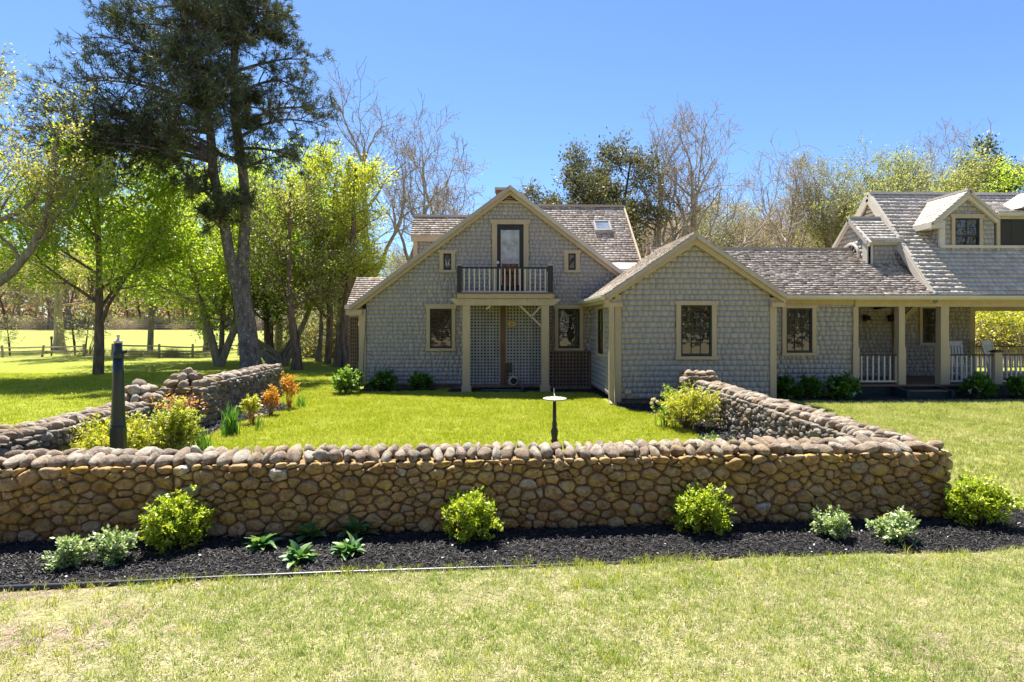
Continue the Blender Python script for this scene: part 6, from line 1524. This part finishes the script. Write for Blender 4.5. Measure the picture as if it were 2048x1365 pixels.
# dry clippings and clods on the front lawn
def straw(seed):
    r = np.random.default_rng(seed); V = []; Q = []
    for k in range(7):
        a = r.uniform(0, 6.28); L = r.uniform(.012, .035); c = np.append(r.normal(0, .03, 2), r.uniform(.002, .012)); d = V3(math.cos(a), math.sin(a), r.normal(0, .15)) * L / 2; s = V3(-math.sin(a), math.cos(a), 0) * .0018; m = len(V); V += [c - d - s * .7, c + d - s * .7, c + d + s * .7, c - d + s * .7]; Q.append([m, m + 1, m + 2, m + 3])
    return np_mesh('dry_blade', np.array(V), np.array(Q), M['straw'])
M['straw'] = leaf('straw_blade', [(0, (.16, .11, .06)), (.4, (.38, .30, .17)), (1, (.62, .54, .35))], .2, tcol=(1, 1, 1))
P = band(-7.5, 8.5, 2.2, 6.0, 330); fr_y = np.interp(P[:, 0], [p[0] for p in BED_FRONT[:9]], [p[1] for p in BED_FRONT[:9]]); P = P[(P[:, 1] < fr_y) & (rgs.random(len(P)) < np.interp(P[:, 0], [-4, -1.5], [.6, 1]))]
scatter('dry_clippings', z0(P), [straw(k) for k in range(5)], .7, 1.4, rgs, tilt=.05, label='dry straw clippings lying on the front lawn')
# tufts along the edging
t_ = rgs.random(420); q = np.array([[np.interp(t * 9, range(10), [p[k] for p in pts]) for k in (0, 1)] for t in t_]) + rgs.normal(0, .03, (420, 2)); q = q[rgs.random(420) < np.interp(q[:, 0], [-4, -1, 1, 3], [.15, .3, .7, 1])]
q = np.concatenate([q, np.column_stack([rgs.uniform(1.9, 5.6, 260), np.interp(rgs.uniform(1.9, 5.6, 260), [1.9, 5.6], [0, 0])])]) if False else q
scatter('edge_grass', z0(q), [tuft(30 + k, 14, .02, .07, .0038, 'blade_green', .7) for k in range(3)], .6, 1.3, rgs, label='grass tufts growing along the edging')
# garden lawn
P = band(-5.6, 4.4, 6.0, 18.4, 330); P = P[clear(P)]; P = P[(P[:, 1] > 6.3)]
scatter('garden_grass', z0(P), [tuft(40 + k, 18, .03, .055, .0055, 'blade_green', .7) for k in range(5)], .7, 1.3, rgs, label='bright green mown grass inside the garden walls')
# right lawn
P = band(4.9, 22, 4.6, 15.4, 210); P = P[clear(P)]; P = P[(P[:, 0] < P[:, 1] * 1.15 + 2) & ((P[:, 1] > 6) | (P[:, 0] < 8.5))]
scatter('side_lawn_grass', z0(P), [tuft(50 + k, 18, .035, .055, .006, 'blade_right', .7) for k in range(5)], .7, 1.3, rgs, label='patchy grass of the right side lawn')
# left lawn
P = band(-27, -4.4, 7, 25, 60); P = P[clear(P) & (P[:, 0] > -P[:, 1] * 1.1 - 1)]
scatter('left_lawn_grass', z0(P), [tuft(60 + k, 20, .07, .05, .009, 'blade_green', .7) for k in range(5)], .8, 1.4, rgs, label='green grass of the lawn left of the wall')
# mulch chips
def chip(seed):
    r = np.random.default_rng(seed); L, w, h = r.uniform(.02, .045), r.uniform(.005, .011), r.uniform(.003, .006); mb = MB()
    mb.box8([(-L / 2, -w / 2, 0), (L / 2, -w * .3, 0), (L / 2, w * .3, 0), (-L / 2, w / 2, 0), (-L / 2 * .9, -w * .4, h), (L / 2 * .8, -w * .2, h), (L / 2 * .8, w * .3, h), (-L / 2 * .9, w * .4, h)])
    me = bpy.data.meshes.new('chip'); me.from_pydata(mb.v, [], mb.f); me.materials.append(M['chip']); return me
CH = [chip(k) for k in range(8)]
P = band(-5.4, 5.8, 4.0, 6.6, 2600); P = P[inside(BED_FRONT, P)]
Pz = np.column_stack([P, .014 + .02 * rgs.random(len(P)) ** 2])
scatter('mulch_chips', Pz, CH, .5, 1.3, rgs, tilt=.35, label='loose black bark chips of the front bed')
P = np.concatenate([band(-6, -3.2, 6, 16.3, 420), band(2.9, 4.6, 6.5, 14.8, 420)]); P = P[inside(BED_LEFT, P) | inside(BED_RIGHT, P)]
scatter('mulch_chips', np.column_stack([P, .014 + .02 * rgs.random(len(P))]), CH, 1.2, 2.4, rgs, tilt=.35, label='loose black bark chips of the inner beds')
# fallen white petals on the mulch
P = band(-5, 5.4, 4.4, 6.2, 9); P = P[inside(BED_FRONT, P)]; C = np.column_stack([P, np.full(len(P), .035)])
V, Q = kite(rgs, C, .022, np.tile(V3(1, 0, 0), (len(C), 1)), .7, 6); tag(link('fallen_petals', np_mesh('fallen_petals', V, Q, M['petal_white'])), 'white petals fallen on the black mulch', kind='stuff')
P = np.array([gnd(px, py)[:2] for px, py in ((1835, 796), (1850, 791), (1868, 792), (1745, 797), (1752, 800), (1660, 800), (1880, 800))]); C = np.column_stack([np.repeat(P, 3, 0) + rgs.normal(0, .05, (21, 2)), np.full(21, .21)]); 
# leaf litter and low brush at the wood edges
def brush(seed, lm, n=24):
    r = np.random.default_rng(seed); pl = [path(r, (*(r.normal(0, .25, 2)), 0), unit(V3(*(r.normal(0, .5, 2)), 1)), r.uniform(.7, 1.6), 6, .2, .02) for _ in range(n)]
    for p in list(pl):
        for j in range(3): q, d = interp(p, r.uniform(.3, .9)); pl.append(path(r, q, unit(d + r.normal(0, .6, 3)), r.uniform(.3, .7), 6, .2, .0))
    v, q = tubes(pl, [np.linspace(.012, .004, 6)] * len(pl), 3); me = np_mesh('brush', v, q, None); me.materials.append(M['bark_pale']); me.materials.append(M[lm])
    C = np.concatenate([p[2:] for p in pl]); C = C[r.random(len(C)) < .6]; V, Q = kite(r, C, .12, None, .6, .6)
    return np_mesh('brush', v, q, M['bark_pale']), np_mesh('brush_leaves', V, Q, M[lm])
BR = [m_ for k, lm in enumerate(('leaf_tan', 'leaf_olive', 'leaf_oak')) for m_ in brush(k, lm)]
P = np.concatenate([np.stack([rgs.uniform(-110, -20, 900), rgs.uniform(107, 130, 900)], 1), np.stack([rgs.uniform(16, 36, 260), rgs.uniform(33, 46, 260)], 1), np.stack([rgs.uniform(-13, -1.5, 260), rgs.uniform(33, 56, 260)], 1)])
scatter('underbrush', z0(P), BR, .8, 2.0, rgs, label='tangled brown underbrush at the wood edges')
P = np.concatenate([np.stack([rgs.uniform(-26, -17, 90), rgs.normal(38.0, .4, 90)], 1)]); scatter('fence_weeds', z0(P), BR, .2, .45, rgs, label='dry weeds along the left rail fence')
n = 34000; rng = np.random.default_rng(98)
xx = rng.uniform(-75, 75, n); yy = rng.uniform(-52, -38, n); zz = (13 + 3 * np.sin(xx * .2) + 2 * np.sin(xx * .55 + 2)) * rng.random(n) ** .8
V, Q = kite(rng, np.column_stack([xx, yy, zz]), 1.1, None, .6, .4); tag(link('wood_behind_the_viewer', np_mesh('wood_behind_the_viewer', V, Q, M['leaf_wood'])), 'wood mirrored in the window panes', kind='stuff')
# distant wood behind the wood edge, reads as one mass
rng = np.random.default_rng(99); n = 60000
xx = rng.uniform(-260, 160, n); yy = rng.uniform(150, 190, n); top = 13 + 3.5 * np.sin(xx * .09) + 2 * np.sin(xx * .31 + 1); zz = terrain(xx, yy) + top * rng.random(n) ** .7
V, Q = kite(rng, np.column_stack([xx, yy, zz]), 1.5, None, .7, .4); tag(link('distant_wood', np_mesh('distant_wood', V, Q, M['leaf_tan'])), 'far brown wood closing the view', kind='stuff')
